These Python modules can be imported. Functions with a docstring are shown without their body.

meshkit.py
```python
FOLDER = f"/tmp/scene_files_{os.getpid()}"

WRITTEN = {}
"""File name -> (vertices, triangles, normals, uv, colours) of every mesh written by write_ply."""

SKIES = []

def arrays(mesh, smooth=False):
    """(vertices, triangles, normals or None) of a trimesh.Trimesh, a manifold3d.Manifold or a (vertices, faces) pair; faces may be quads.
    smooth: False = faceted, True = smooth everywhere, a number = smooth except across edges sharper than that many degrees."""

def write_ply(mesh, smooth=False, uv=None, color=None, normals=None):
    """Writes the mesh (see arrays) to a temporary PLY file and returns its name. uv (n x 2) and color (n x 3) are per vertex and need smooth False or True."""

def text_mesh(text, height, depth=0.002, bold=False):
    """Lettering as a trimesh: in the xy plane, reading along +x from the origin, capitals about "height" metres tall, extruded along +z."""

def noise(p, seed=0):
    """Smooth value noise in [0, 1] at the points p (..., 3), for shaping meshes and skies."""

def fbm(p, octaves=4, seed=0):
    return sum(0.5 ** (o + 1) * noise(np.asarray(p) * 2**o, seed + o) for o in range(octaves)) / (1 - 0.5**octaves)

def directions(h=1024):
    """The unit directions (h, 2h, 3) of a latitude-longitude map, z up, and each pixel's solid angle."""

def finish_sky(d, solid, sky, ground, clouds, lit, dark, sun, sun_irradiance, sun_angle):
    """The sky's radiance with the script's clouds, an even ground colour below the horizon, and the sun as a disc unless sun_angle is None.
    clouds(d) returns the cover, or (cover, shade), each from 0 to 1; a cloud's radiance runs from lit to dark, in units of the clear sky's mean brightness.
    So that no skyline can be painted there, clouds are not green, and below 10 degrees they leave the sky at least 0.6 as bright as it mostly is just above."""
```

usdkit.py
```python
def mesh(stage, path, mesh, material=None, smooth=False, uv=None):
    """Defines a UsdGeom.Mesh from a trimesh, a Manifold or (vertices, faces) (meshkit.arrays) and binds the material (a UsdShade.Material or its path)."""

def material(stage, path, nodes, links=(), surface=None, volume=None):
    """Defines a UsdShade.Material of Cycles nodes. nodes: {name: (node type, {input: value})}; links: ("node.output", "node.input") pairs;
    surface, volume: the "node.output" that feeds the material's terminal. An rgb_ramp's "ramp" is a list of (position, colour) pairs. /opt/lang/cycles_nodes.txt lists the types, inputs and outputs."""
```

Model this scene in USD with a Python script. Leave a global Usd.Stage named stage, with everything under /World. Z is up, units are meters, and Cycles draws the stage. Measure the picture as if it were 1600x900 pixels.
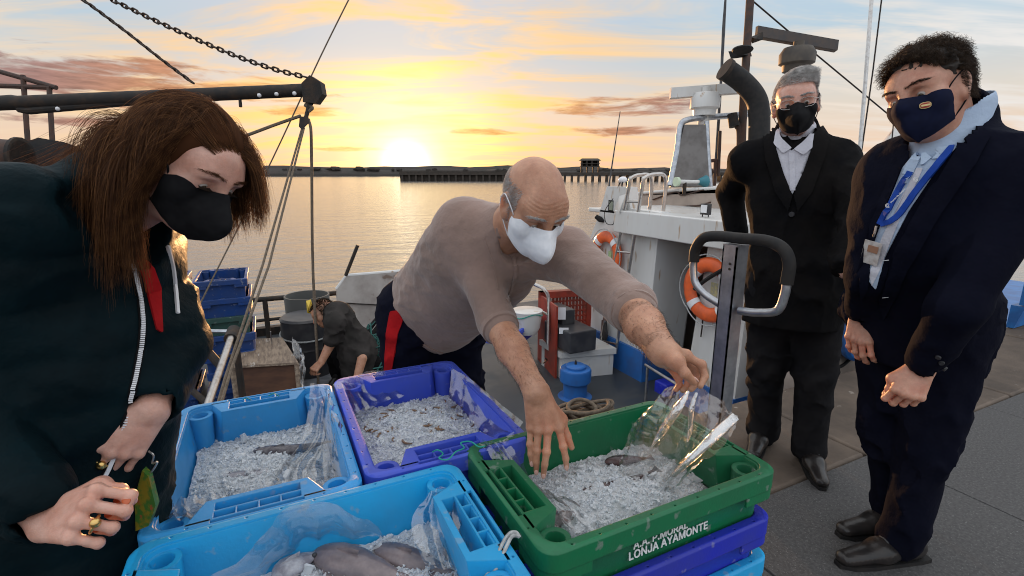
import math, random
import numpy as np, trimesh, manifold3d as m3d, shapely.geometry as sg
import usdkit, meshkit
from pxr import Usd, UsdGeom, UsdLux, UsdShade, Gf, Sdf, Vt

stage = Usd.Stage.CreateInMemory()
UsdGeom.SetStageUpAxis(stage, 'Z'); UsdGeom.SetStageMetersPerUnit(stage, 1.0)
world = UsdGeom.Xform.Define(stage, '/World'); stage.SetDefaultPrim(world.GetPrim())
UsdGeom.Scope.Define(stage, '/World/Looks')
# world axes: x along the quay edge, y from the quay out over the water, z up; the quay paving is z = 0
# ------------------------------------------------------------------ camera
FPX, CAMH = 780.0, 1.32
PITCH = math.atan(178 / FPX); cP, sP = math.cos(PITCH), math.sin(PITCH)
YAW = math.radians(64)
RT = np.array([math.sin(YAW), -math.cos(YAW), 0]); FW = np.array([math.cos(YAW), math.sin(YAW), 0])
EYE = np.array([0, 0, CAMH])
look = FW * cP - np.array([0, 0, sP]); up = FW * sP + np.array([0, 0, cP])
cam = UsdGeom.Camera.Define(stage, '/World/camera')
cam.AddTransformOp().Set(Gf.Matrix4d(*RT, 0, *up, 0, *(-look), 0, *EYE, 1))
cam.CreateHorizontalApertureAttr(36.0); cam.CreateFocalLengthAttr(36.0 * FPX / 1600)
cam.CreateExposureAttr(EXPOSURE := 0.0)
# ------------------------------------------------------------------ sun and sky
SUN_AZ, SUN_EL = math.radians(-11.65), math.radians(.95)
SUN = (FW * math.cos(SUN_AZ) + RT * math.sin(SUN_AZ)) * math.cos(SUN_EL) + np.array([0, 0, math.sin(SUN_EL)])
sun = UsdLux.DistantLight.Define(stage, '/World/sun')
sun.CreateIntensityAttr(1.25); sun.CreateAngleAttr(0.5); sun.CreateColorAttr(Gf.Vec3f(1.0, .5, .2)); sun.CreateNormalizeAttr(True)
zax = SUN; xax = np.cross([0, 0, 1], zax); xax /= np.linalg.norm(xax); yax = np.cross(zax, xax)
sun.AddTransformOp().Set(Gf.Matrix4d(*xax, 0, *yax, 0, *zax, 0, 0, 0, 50, 1))

def sky_material():
    N, L = {}, []
    def n(name, kind, link=None, **kw):
        N[name] = (kind, kw)
        for k, v in (link or {}).items(): L.append((v, f'{name}.{k}'))
        return name
    def mth(name, op, a=None, b=None, va=0.0, vb=0.0, clamp=False):
        lk = {}
        if a: lk['value1'] = a
        if b: lk['value2'] = b
        kw = dict(math_type=op, use_clamp=clamp)
        if not a: kw['value1'] = va
        if not b: kw['value2'] = vb
        n(name, 'math', lk, **kw); return name + '.value'
    n('tc', 'texture_coordinate')
    n('nrm', 'vector_math', {'vector1': 'tc.generated'}, math_type='normalize')
    D = 'nrm.vector'
    # the glow sits on the sun as seen, a touch above the skyline
    def dot(name, v): n(name, 'vector_math', {'vector1': D}, math_type='dot_product', vector2=tuple(map(float, v))); return name + '.value'
    sd = mth('sdm', 'maximum', dot('sd', SUN), vb=0.0)
    dr, df, dz = dot('dr', RT), dot('df', FW), dot('dz', (0, 0, 1))
    az = mth('az', 'arctan2', dr, df)
    # high thin veil over the whole sky: stretched noise on a flat cloud deck
    zz = mth('zz', 'add', mth('zm', 'maximum', dz, vb=0.0), vb=.12)
    n('cu', 'combine_xyz', {'x': mth('cx', 'divide', dr, zz), 'y': mth('cy', 'divide', df, zz)})
    n('map', 'mapping', {'vector': 'cu.vector'}, mapping_type='point', rotation=(0, 0, .5), scale=(.55, 1.6, 1))
    n('nz', 'noise_texture', {'vector': 'map.vector'}, scale=1.5, detail=7, roughness=.6, distortion=.6)
    n('nz2', 'noise_texture', {'vector': 'map.vector'}, scale=4.5, detail=6, roughness=.6, distortion=.3)
    # base tone of the evening sky by height
    n('vr', 'rgb_ramp', {'fac': dz}, ramp=[(0, (.86, .56, .40)), (.05, (.88, .64, .46)), (.12, (.74, .68, .60)), (.22, (.46, .62, .74)), (.36, (.50, .64, .80)), (.6, (.80, .86, .93)), (1, (.98, 1.01, 1.04))])
    # veil lit by the low sun: yellow near it, cream further off
    n('vl', 'rgb_ramp', {'fac': sd}, ramp=[(0, (.90, .91, .94)), (.6, (.86, .83, .80)), (.82, (.88, .72, .56)), (.93, (1.0, .66, .30)), (.975, (1.2, .74, .24)), (1, (1.6, 1.1, .4))])
    n('vf', 'map_range', {'value': 'nz.fac'}, range_type='smoothstep', from_min=.40, from_max=.66, to_min=.08, to_max=.92, clamp=True)
    n('m1', 'mix_color', {'fac': 'vf.result', 'a': 'vr.color', 'b': 'vl.color'})
    # broad warm glow around the sun
    qa = mth('qa', 'sqrt', mth('q1', 'subtract', None, sd, va=1.0, clamp=True))      # grows evenly with the angle from the sun (1 degree = 0.0123)
    n('gl', 'rgb_ramp', {'fac': qa}, ramp=[(0, (5.5, 5.0, 4.0)), (.010, (3.4, 3.0, 2.2)), (.022, (1.7, 1.4, .85)), (.038, (1.0, .76, .36)), (.06, (.62, .40, .13)), (.09, (.42, .22, .04)), (.13, (.30, .13, .01)), (.20, (.15, .05, 0)), (.34, (.02, 0, 0)), (.42, (0, 0, 0)), (1, (0, 0, 0))])
    n('m2', 'mix_color', {'a': 'm1.color', 'b': 'gl.color'}, blend_type='add', fac=1.0)
    last = 'm2.color'
    # low banks of mauve cloud, ragged by noise (azimuth from the view, sine of height, half widths)
    n('bv', 'combine_xyz', {'x': mth('bx', 'multiply', az, vb=5.0), 'y': mth('by', 'multiply', dz, vb=34.0)})
    n('bn', 'noise_texture', {'vector': 'bv.vector'}, scale=1.5, detail=8, roughness=.62, distortion=.4)
    n('bn2', 'noise_texture', {'vector': 'bv.vector'}, scale=6.0, detail=6, roughness=.6)
    banks = [(-.74, .140, .46, .036), (.22, .122, .17, .024), (.24, .078, .19, .010), (-.05, .079, .08, .008), (-.66, .075, .16, .010), (-.70, .10, .10, .008), (-.38, .108, .09, .012), (-.30, .045, .09, .006), (1.5, .11, .4, .02), (2.6, .16, .6, .03), (-2.0, .13, .5, .02)]
    tot = None
    for i, (a0, z0, wa, wz) in enumerate(banks):
        u = mth(f'u{i}', 'multiply', mth(f'ua{i}', 'subtract', az, vb=a0), vb=1 / wa)
        v = mth(f'v{i}', 'multiply', mth(f'va{i}', 'subtract', dz, vb=z0), vb=1 / wz)
        r = mth(f'r{i}', 'add', mth(f'uu{i}', 'multiply', u, u), mth(f'vv{i}', 'multiply', v, v))
        w = mth(f'w{i}', 'subtract', None, r, va=1.0)
        tot = w if tot is None else mth(f't{i}', 'maximum', tot, w)
    w = mth('tw', 'maximum', tot, vb=-1.5)
    q = mth('q', 'add', mth('q0', 'multiply', w, vb=.26), 'bn.fac')
    n('bf', 'map_range', {'value': q}, range_type='smoothstep', from_min=.56, from_max=.76, to_min=0, to_max=.94, clamp=True)
    n('bc', 'rgb_ramp', {'fac': sd}, ramp=[(0, (.45, .42, .47)), (.72, (.22, .15, .17)), (.86, (.34, .18, .16)), (.93, (.55, .25, .13)), (.985, (.95, .5, .16)), (1, (1.5, .9, .35))])
    n('bs', 'map_range', {'value': 'bn2.fac'}, from_min=.3, from_max=.7, to_min=.72, to_max=1.35, clamp=True)
    n('bcs', 'mix_color', {'a': 'bc.color', 'b': 'bs.result'}, blend_type='multiply', fac=1.0)
    n('m3', 'mix_color', {'fac': 'bf.result', 'a': last, 'b': 'bcs.color'})
    n('st', 'sky_texture', sky_type='single_scattering', sun_disc=False, sun_elevation=SUN_EL, sun_rotation=math.atan2(SUN[0], SUN[1]), altitude=5.0, air_density=1.0, aerosol_density=1.5, ozone_density=1.0)
    n('sc', 'mix_color', {'a': 'st.color'}, blend_type='multiply', fac=1.0, b=(.05, .05, .05))
    n('k', 'mix_color', {'a': 'm3.color'}, blend_type='multiply', fac=1.0, b=(10, 10, 10))
    n('sum', 'mix_color', {'a': 'k.color', 'b': 'sc.color'}, blend_type='add', fac=1.0)
    n('bg', 'background_shader', {'color': 'sum.result' if False else 'sum.color'}, strength=0.1)
    L2 = [(a.replace('.color', '.result') if a.split('.')[0] in ('m1', 'm2', 'm3', 'bcs', 'sc', 'k', 'sum') else a, b) for a, b in L]
    return usdkit.material(stage, '/World/Looks/sky_look', N, L2, surface='bg.background')
dome = UsdLux.DomeLight.Define(stage, '/World/sky')
UsdShade.MaterialBindingAPI.Apply(dome.GetPrim()).Bind(sky_material())
dome.GetPrim().SetCustomDataByKey('kind', 'structure')
# ------------------------------------------------------------------ helpers
def ray(px, py):
    x, y = (px - 800) / FPX, (py - 450) / FPX
    return RT * x + FW * (cP - y * sP) + np.array([0, 0, -(sP + y * cP)])
def at(px, py, d): return EYE + ray(px, py) * d
def onz(px, py, z): r = ray(px, py); return EYE + r * ((z - CAMH) / r[2])
def onx(px, py, x): r = ray(px, py); return EYE + r * (x / r[0])
def ony(px, py, y): r = ray(px, py); return EYE + r * (y / r[1])
V = lambda *a: np.array(a, float)
used = {}
def numbered(parent, name):
    k = used[(parent, name)] = used.get((parent, name), -1) + 1
    return f'{parent}/{name}' if k == 0 else f'{parent}/{name}_{k:03d}'
def meta(prim, label=None, cat=None, group=None, kind=None):
    for k, v in (('label', label), ('category', cat), ('group', group), ('kind', kind)):
        if v: prim.SetCustomDataByKey(k, v)
class Thing:
    def __init__(s, name, label, cat, loc=(0, 0, 0), group=None, kind=None):
        s.path = numbered('/World', name); s.loc = np.array(loc, float)
        x = UsdGeom.Xform.Define(stage, s.path); x.AddTranslateOp().Set(Gf.Vec3d(*map(float, s.loc))); s.prim = x.GetPrim()
        meta(s.prim, label, cat, group, kind)
    def part(s, name, mesh, mat, smooth=30, under=None, label=None, kind=None):
        if isinstance(mesh, list): mesh = cat(mesh)
        v, f, nn = meshkit.arrays(mesh, False)
        p = numbered(under or s.path, name)
        prim = usdkit.mesh(stage, p, trimesh.Trimesh(v - s.loc, f, process=False), mat, smooth=smooth).GetPrim()
        meta(prim, label, None, None, kind)
        return p
def single(name, mesh, mat, label=None, cat_=None, group=None, kind=None, smooth=30):
    if isinstance(mesh, list): mesh = cat(mesh)
    p = numbered('/World', name)
    prim = usdkit.mesh(stage, p, mesh, mat, smooth=smooth).GetPrim(); meta(prim, label, cat_, group, kind); return p
def copy_of(src, loc, rz=0, label=None, group=None, name=None):
    base = name or src.path.rsplit('/', 1)[1].rstrip('0123456789').rstrip('_')
    p = numbered('/World', base); x = UsdGeom.Xform.Define(stage, p)
    prim = x.GetPrim(); prim.GetReferences().AddInternalReference(src.path)
    x.ClearXformOpOrder(); x.AddTranslateOp().Set(Gf.Vec3d(*map(float, loc))); x.AddRotateZOp().Set(float(rz)); prim.SetInstanceable(True)
    meta(prim, label, src.prim.GetCustomDataByKey('category'), group)
    return p
def T(m):
    v, f, _ = meshkit.arrays(m, False); return trimesh.Trimesh(v, f, process=False)
def cat(l): return trimesh.util.concatenate([T(x) for x in l])
def box(c, size, rz=0):
    m = trimesh.creation.box(size)
    if rz: m.apply_transform(trimesh.transformations.rotation_matrix(rz, [0, 0, 1]))
    m.apply_translation(c); return m
def bx(a, b):
    a, b = np.minimum(a, b), np.maximum(a, b); return box((a + b) / 2.0, b - a)
def rbox(a, b, r=.01):
    a, b = np.minimum(a, b) + r, np.maximum(a, b) - r
    pts = [V(x, y, z) for x in (a[0], b[0]) for y in (a[1], b[1]) for z in (a[2], b[2])]
    s = trimesh.creation.icosphere(1, r).vertices
    return trimesh.convex.convex_hull(np.vstack([s + p for p in pts]))
def hull(pts): return trimesh.convex.convex_hull(np.array(pts, float))
def tube(pts, r, n=10, closed=False):
    p = np.asarray(pts, float); k = len(p)
    r = np.broadcast_to(np.asarray(r, float), (k,))
    t = (np.roll(p, -1, 0) - np.roll(p, 1, 0)) if closed else np.gradient(p, axis=0)
    t /= np.linalg.norm(t, axis=1, keepdims=True) + 1e-12
    a = np.cross(t[0], [0, 0, 1] if abs(t[0][2]) < .9 else [1, 0, 0]); a /= np.linalg.norm(a)
    A = []
    for i in range(k):
        a = a - t[i] * (a @ t[i]); a /= np.linalg.norm(a) + 1e-12; A.append(a)
    A = np.array(A); B = np.cross(t, A); g = np.arange(n) * 2 * np.pi / n
    v = p[:, None] + r[:, None, None] * (np.cos(g)[None, :, None] * A[:, None] + np.sin(g)[None, :, None] * B[:, None])
    v = v.reshape(-1, 3); f = []
    for i in range(k if closed else k - 1):
        i2 = (i + 1) % k
        for j in range(n):
            j2 = (j + 1) % n
            f += [[i * n + j, i * n + j2, i2 * n + j2], [i * n + j, i2 * n + j2, i2 * n + j]]
    if not closed:
        v = np.vstack([v, p[:1], p[-1:]]); c0, c1 = len(v) - 2, len(v) - 1
        for j in range(n):
            j2 = (j + 1) % n
            f += [[c0, j2, j], [c1, (k - 1) * n + j, (k - 1) * n + j2]]
    return trimesh.Trimesh(v, np.array(f)[:, ::-1], process=False)
def bez(pts, n=16):
    p = np.asarray(pts, float)                      # Catmull-Rom through the points
    q = np.vstack([2 * p[0] - p[1], p, 2 * p[-1] - p[-2]]); out = []
    for i in range(1, len(q) - 2):
        for t in np.linspace(0, 1, n, endpoint=False):
            out.append(.5 * (2 * q[i] + (q[i + 1] - q[i - 1]) * t + (2 * q[i - 1] - 5 * q[i] + 4 * q[i + 1] - q[i + 2]) * t * t + (3 * q[i] - q[i - 1] - 3 * q[i + 1] + q[i + 2]) * t ** 3))
    return np.array(out + [p[-1]])
def sag(a, b, s, n=14):
    t = np.linspace(0, 1, n)[:, None]; return np.asarray(a) * (1 - t) + np.asarray(b) * t - V(0, 0, 1) * s * 4 * t * (1 - t)
def lathe(prof, c=(0, 0, 0), n=28, axis=None):
    p = np.array(prof, float); g = np.arange(n) * 2 * np.pi / n
    v = np.stack([p[:, None, 0] * np.cos(g), p[:, None, 0] * np.sin(g), np.broadcast_to(p[:, None, 1], (len(p), n))], -1).reshape(-1, 3); f = []
    for i in range(len(p) - 1):
        for j in range(n):
            j2 = (j + 1) % n; f += [[i * n + j, i * n + j2, (i + 1) * n + j2], [i * n + j, (i + 1) * n + j2, (i + 1) * n + j]]
    m = trimesh.Trimesh(v, f, process=False)
    if axis is not None: m.apply_transform(trimesh.geometry.align_vectors([0, 0, 1], axis))
    m.apply_translation(c); return m
def cyl(a, b, r, n=16): return tube([a, np.asarray(a) * .5 + np.asarray(b) * .5, b], r, n)
def extrude(poly, h, origin, ax, ay):
    """polygon in the plane origin + ax, ay; thickness h along ax x ay (centred)"""
    m = trimesh.creation.extrude_polygon(sg.Polygon(poly), h, engine='earcut'); m.apply_translation([0, 0, -h / 2])
    ax, ay = np.asarray(ax, float), np.asarray(ay, float); az = np.cross(ax, ay)
    M4 = np.eye(4); M4[:3, 0], M4[:3, 1], M4[:3, 2], M4[:3, 3] = ax, ay, az, origin
    m.apply_transform(M4); return m
def curves(path, strands, widths, mat):
    c = UsdGeom.BasisCurves.Define(stage, path)
    c.CreateTypeAttr('linear'); c.CreateCurveVertexCountsAttr(Vt.IntArray([len(s) for s in strands]))
    c.CreatePointsAttr(Vt.Vec3fArray.FromNumpy(np.vstack(strands).astype(np.float32)))
    c.CreateWidthsAttr(Vt.FloatArray.FromNumpy(np.concatenate([np.broadcast_to(w, len(s)) for s, w in zip(strands, widths)]).astype(np.float32))); c.SetWidthsInterpolation('vertex')
    UsdShade.MaterialBindingAPI.Apply(c.GetPrim()).Bind(mat); return c
LOOK = {}
def pm(name, col, rough=.5, col2=None, nscale=6, lo=.4, hi=.62, detail=6, metal=0, bump=0, bscale=60, bdist=.003, bevel=0, stretch=(1, 1, 1), rough2=None, spots=None, **kw):
    """principled look: two tones mixed by noise, fine bump, optional rounded edges"""
    N = {'g': ('geometry', {}), 'mp': ('mapping', dict(mapping_type='point', scale=stretch)), 'p': ('principled_bsdf', dict(base_color=col, roughness=rough, metallic=metal, **kw))}
    L = [('g.position', 'mp.vector')]
    if col2 is not None:
        N['n'] = ('noise_texture', dict(scale=nscale, detail=detail, roughness=.62)); N['r'] = ('map_range', dict(from_min=lo, from_max=hi, to_min=0., to_max=1., clamp=True)); N['m'] = ('mix_color', dict(a=col, b=col2))
        L += [('mp.vector', 'n.vector'), ('n.fac', 'r.value'), ('r.result', 'm.fac')]
        out = 'm.result'
        if spots:
            N['n3'] = ('noise_texture', dict(scale=spots[0], detail=3)); N['r3'] = ('map_range', dict(from_min=spots[1], from_max=spots[1] + .06, to_min=0., to_max=1., clamp=True)); N['m3'] = ('mix_color', dict(b=spots[2]))
            L += [('mp.vector', 'n3.vector'), ('n3.fac', 'r3.value'), ('r3.result', 'm3.fac'), (out, 'm3.a')]; out = 'm3.result'
        L.append((out, 'p.base_color'))
        if rough2 is not None:
            N['rr'] = ('map_range', dict(from_min=lo, from_max=hi, to_min=rough, to_max=rough2, clamp=True)); L += [('n.fac', 'rr.value'), ('rr.result', 'p.roughness')]
    nn = None
    if bevel: N['bv'] = ('bevel', dict(samples=4, radius=bevel)); nn = 'bv.bevel'
    if bump:
        N['bn'] = ('noise_texture', dict(scale=bscale, detail=4, roughness=.6)); N['b'] = ('bump', dict(strength=bump, distance=bdist))
        L += [('mp.vector', 'bn.vector'), ('bn.fac', 'b.height')]
        if nn: L.append((nn, 'b.normal'))
        nn = 'b.normal'
    if nn: L.append((nn, 'p.normal'))
    m = usdkit.material(stage, '/World/Looks/' + name, N, L, surface='p.BSDF'); LOOK[name] = m; return m
white_paint = pm('white_paint', (.62, .62, .61), .35, (.54, .52, .49), 3, .42, .72, bump=.15, bscale=25, bevel=.006, stretch=(1, 1, .22), spots=(13, .635, (.40, .29, .20)))
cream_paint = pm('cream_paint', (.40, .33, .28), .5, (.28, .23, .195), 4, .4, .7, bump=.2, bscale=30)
grey_deck = pm('grey_deck', (.03, .036, .044), .42, (.065, .07, .075), 2.5, .42, .66, bump=.3, bscale=80, rough2=.7)
blue_paint = pm('blue_paint', (.02, .12, .38), .4, (.03, .085, .24), 5, .45, .7, bump=.2, bscale=40, bevel=.004)
dark_steel = pm('dark_steel', (.018, .016, .015), .65, (.04, .026, .018), 14, .45, .65, bump=.4, bscale=90, specular_ior_level=.3)
rust_steel = pm('rust_steel', (.07, .032, .02), .75, (.035, .025, .022), 12, .4, .65, bump=.5, bscale=70)
stainless = pm('stainless', (.6, .58, .56), .28, (.42, .38, .35), 30, .45, .7, metal=1.0)
galvanised = pm('galvanised', (.55, .57, .6), .38, (.36, .38, .42), 18, .4, .65, metal=1.0, bump=.1, bscale=120)
black_rubber = pm('black_rubber', (.009, .009, .010), .6, (.018, .016, .015), 20, bump=.2, bscale=150, specular_ior_level=.25)
black_plastic = pm('black_plastic', (.02, .02, .024), .4, (.04, .04, .042), 10)
rope_look = pm('rope_look', (.16, .12, .085), .85, (.09, .07, .05), 60, bump=.8, bscale=400)
chain_look = pm('chain_look', (.03, .027, .025), .55, (.07, .04, .025), 40, metal=.6)
orange_plastic = pm('orange_plastic', (.75, .12, .025), .5, (.5, .09, .03), 9, .45, .7, bump=.15, bscale=60)
red_plastic = pm('red_plastic', (.28, .032, .016), .5, (.17, .025, .014), 8, bevel=.003)
tape_silver = pm('tape_silver', (.7, .7, .72), .3)
plywood = pm('plywood', (.34, .26, .19), .7, (.16, .115, .085), 6, .4, .62, stretch=(6, 1, 6), bump=.3, bscale=40, spots=(5, .66, (.5, .45, .4)))
brown_board = pm('brown_board', (.12, .055, .03), .7, (.07, .032, .02), 5, stretch=(1, 1, 3), bump=.3, bscale=30)
# ------------------------------------------------------------------ setting
ZW, DECK = -2.2, -.65
def water_look():
    N = {'g': ('geometry', {}), 'mp': ('mapping', dict(mapping_type='point', rotation=(0, 0, .9), scale=(1.0, 1.0, 1))), 'mp2': ('mapping', dict(mapping_type='point', rotation=(0, 0, 1.0), scale=(.5, 1.5, 1))),
         'n1': ('noise_texture', dict(scale=4.2, detail=5, roughness=.55, distortion=.5)), 'n2': ('noise_texture', dict(scale=.55, detail=4, roughness=.5, distortion=.3)), 'n3': ('noise_texture', dict(scale=.02, detail=3)),
         'a': ('math', dict(math_type='multiply_add', value2=.22)), 'b': ('bump', dict(strength=.55, distance=.2)),
         'p': ('principled_bsdf', dict(base_color=(.11, .10, .09), roughness=.13, ior=1.55))}
    L = [('g.position', 'mp.vector'), ('g.position', 'mp2.vector'), ('mp2.vector', 'n1.vector'), ('mp2.vector', 'n2.vector'), ('n1.fac', 'a.value1'), ('n2.fac', 'a.value3'), ('a.value', 'b.height'), ('b.normal', 'p.normal')]
    return usdkit.material(stage, '/World/Looks/water_look', N, L, surface='p.BSDF')
single('water', bx(V(-6000, 1.95, ZW - .5), V(6000, 9000, ZW)), water_look(), kind='structure', smooth=False)
single('seabed', bx(V(-6000, -6000, ZW - 6), V(6000, 9000, ZW - 3)), pm('seabed_look', (.06, .055, .05), .9), kind='structure', smooth=False)

# quay: granite coping (y 1.205..1.885), slabs of grey aggregate behind it, a wall down to the water
slab_look = pm('slab_look', (.098, .094, .093), .75, (.06, .058, .058), 90, .38, .62, detail=3, bump=.5, bscale=260, bdist=.002, spots=(170, .63, (.20, .195, .19)))
coping_look = pm('coping_look', (.14, .104, .078), .8, (.075, .056, .043), 3.5, .36, .66, bump=.5, bscale=120, bdist=.004, spots=(16, .7, (.30, .26, .22)))
single('quay_ground', bx(V(-400, -400, -3.0), V(400, 1.86, -.035)), pm('quay_base_look', (.06, .055, .05), .9), kind='structure', smooth=False)
rng = np.random.default_rng(3)
pave = Thing('quay_pavement', None, None, (0, 0, 0), kind='structure')
for i in range(-4, 14):
    for j in range(-4, 2):
        x0, x1 = 1.42 + i * 1.12, 1.42 + (i + 1) * 1.12
        y1 = 1.2 - (1 - j) * .74; y0 = y1 - .74
        if x0 > 12 or y0 < -3.2: continue
        dz = rng.uniform(-.0015, .0015)
        pave.part('slab', rbox(V(x0 + .004, y0 + .004, -.032), V(x1 - .004, y1 - .004, dz), .004), slab_look, smooth=25)
for i in range(-5, 10):
    x0 = -.5 + i * 1.5
    pave.part('coping_stone', rbox(V(x0 + .003, 1.206, -.4), V(x0 + 1.497, 1.885, rng.uniform(-.002, .004)), .02), coping_look, smooth=25)
pave.part('slab', bx(V(-400, -400, -.032), V(400, -3.3, -.006)), slab_look, smooth=False, kind='stuff')
pave.part('slab', bx(V(14.6, -3.3, -.032), V(400, 1.19, -.006)), slab_look, smooth=False, kind='stuff')
pave.part('slab', bx(V(-400, -3.3, -.032), V(-3.1, 1.19, -.006)), slab_look, smooth=False, kind='stuff')

# far shore: low wooded land, then the long jetty on piles with its loading house
def land(y, x0, x1, h, seed, name, mat, n=160, depth=120):
    xs = np.linspace(x0, x1, n); t = np.stack([xs / 90, np.zeros(n), np.zeros(n)], -1)
    hh = h * (.55 + .75 * meshkit.fbm(t, 5, seed)) + h * .12 * meshkit.noise(t * 22, seed + 3)
    v, f = [], []
    for x, z in zip(xs, hh):
        v += [(x, y, ZW - 1), (x, y + 3, ZW + .35 * z), (x, y + 20, ZW + z), (x, y + depth, ZW + .9 * z), (x, y + depth + 40, ZW - 1)]
    for i in range(n - 1):
        for k in range(4):
            a = i * 5 + k; f += [[a, a + 5, a + 6], [a, a + 6, a + 1]]
    single(name, trimesh.Trimesh(v, f, process=False), mat, kind='structure', smooth=60)
shore_look = pm('shore_look', (.032, .024, .02), .9, (.02, .018, .014), .08, bump=1, bscale=.6, bdist=1.2)
land(820, -2600, 3600, 13, 1, 'far_shore', shore_look)
land(1150, -3000, 5200, 20, 5, 'far_hills', shore_look)
# small trees and sheds on the far shore line
g = rng
tr = []
for k in range(150):
    x = g.uniform(-900, 1900); h = g.uniform(3, 8)
    s = trimesh.creation.icosphere(1, 1.0); s.vertices *= 1 + .3 * g.standard_normal((len(s.vertices), 1)) * .6
    s.apply_scale([h * g.uniform(.5, 1.3), h * .5, h * .5]); s.apply_translation([x, 835, ZW + 9 + h * .3]); tr.append(s)
single('far_trees', tr, shore_look, 'dark low trees along the far shore', 'trees', kind='stuff')
# jetty: from px 620 to the right, 235 m off, runs roughly parallel to the picture
jet0, jet1 = onz(624, 283.5, ZW), onz(1150, 284, ZW)
jd = (jet1 - jet0) / np.linalg.norm(jet1 - jet0); jn = V(-jd[1], jd[0], 0)
jetty_look = pm('jetty_look', (.05, .038, .03), .85, (.03, .025, .02), .7)
JL = np.linalg.norm(jet1 - jet0) + 160
jt = Thing('timber_jetty', 'long dark jetty on rows of piles far across the water under the setting sun', 'jetty', jet0)
def jbx(s0, s1, n0, n1, z0, z1):
    return hull([jet0 + jd * a + jn * b + V(0, 0, c) for a in (s0, s1) for b in (n0, n1) for c in (z0, z1)])
jt.part('deck_beam', jbx(0, JL, 0, 6, 3.1, 4.3), jetty_look, smooth=False)
jt.part('hand_rail', jbx(0, JL, .1, .3, 5.0, 5.2), jetty_look, smooth=False)
jt.part('earth_mound', jbx(0, 78, 1.5, 12, -.3, 4.9), jetty_look, smooth=False)
s = 1.0
while s < JL and s < 260:
    jt.part('pile', jbx(s, s + .9, .2, 5.5, -.5, 3.2), jetty_look, smooth=False); s += 3.1 + .5 * g.random()
hs = (onz(905, 283.5, ZW) - jet0) @ jd
hu = Thing('loading_house', 'small dark house standing on stilts on the far jetty', 'house', jet0 + jd * hs)
for a in (.4, 3.2, 6.0, 8.6):
    hu.part('stilt', jbx(hs + a, hs + a + .5, 1, 5, 4.2, 7.2), jetty_look, smooth=False)
hu.part('floor', jbx(hs, hs + 9.2, .4, 5.6, 6.9, 7.3), jetty_look, smooth=False)
for a in (0.3, 2.6, 5.0, 8.0): hu.part('wall_post', jbx(hs + a, hs + a + .9, .8, 5.2, 7.3, 9.8), jetty_look, smooth=False)
hu.part('wall', jbx(hs + .4, hs + 8.8, 4.4, 5.2, 7.3, 9.8), jetty_look, smooth=False)
hu.part('rail', jbx(hs, hs + 9.2, .4, .6, 8.2, 8.5), jetty_look, smooth=False)
hu.part('roof', hull([jet0 + jd * (hs + a) + jn * b + V(0, 0, c) for a, b, c in ((-.6, 0, 9.8), (9.8, 0, 9.8), (-.6, 6, 9.8), (9.8, 6, 9.8), (.8, 3, 10.9), (8.4, 3, 10.9))]), jetty_look, smooth=False)
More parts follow.
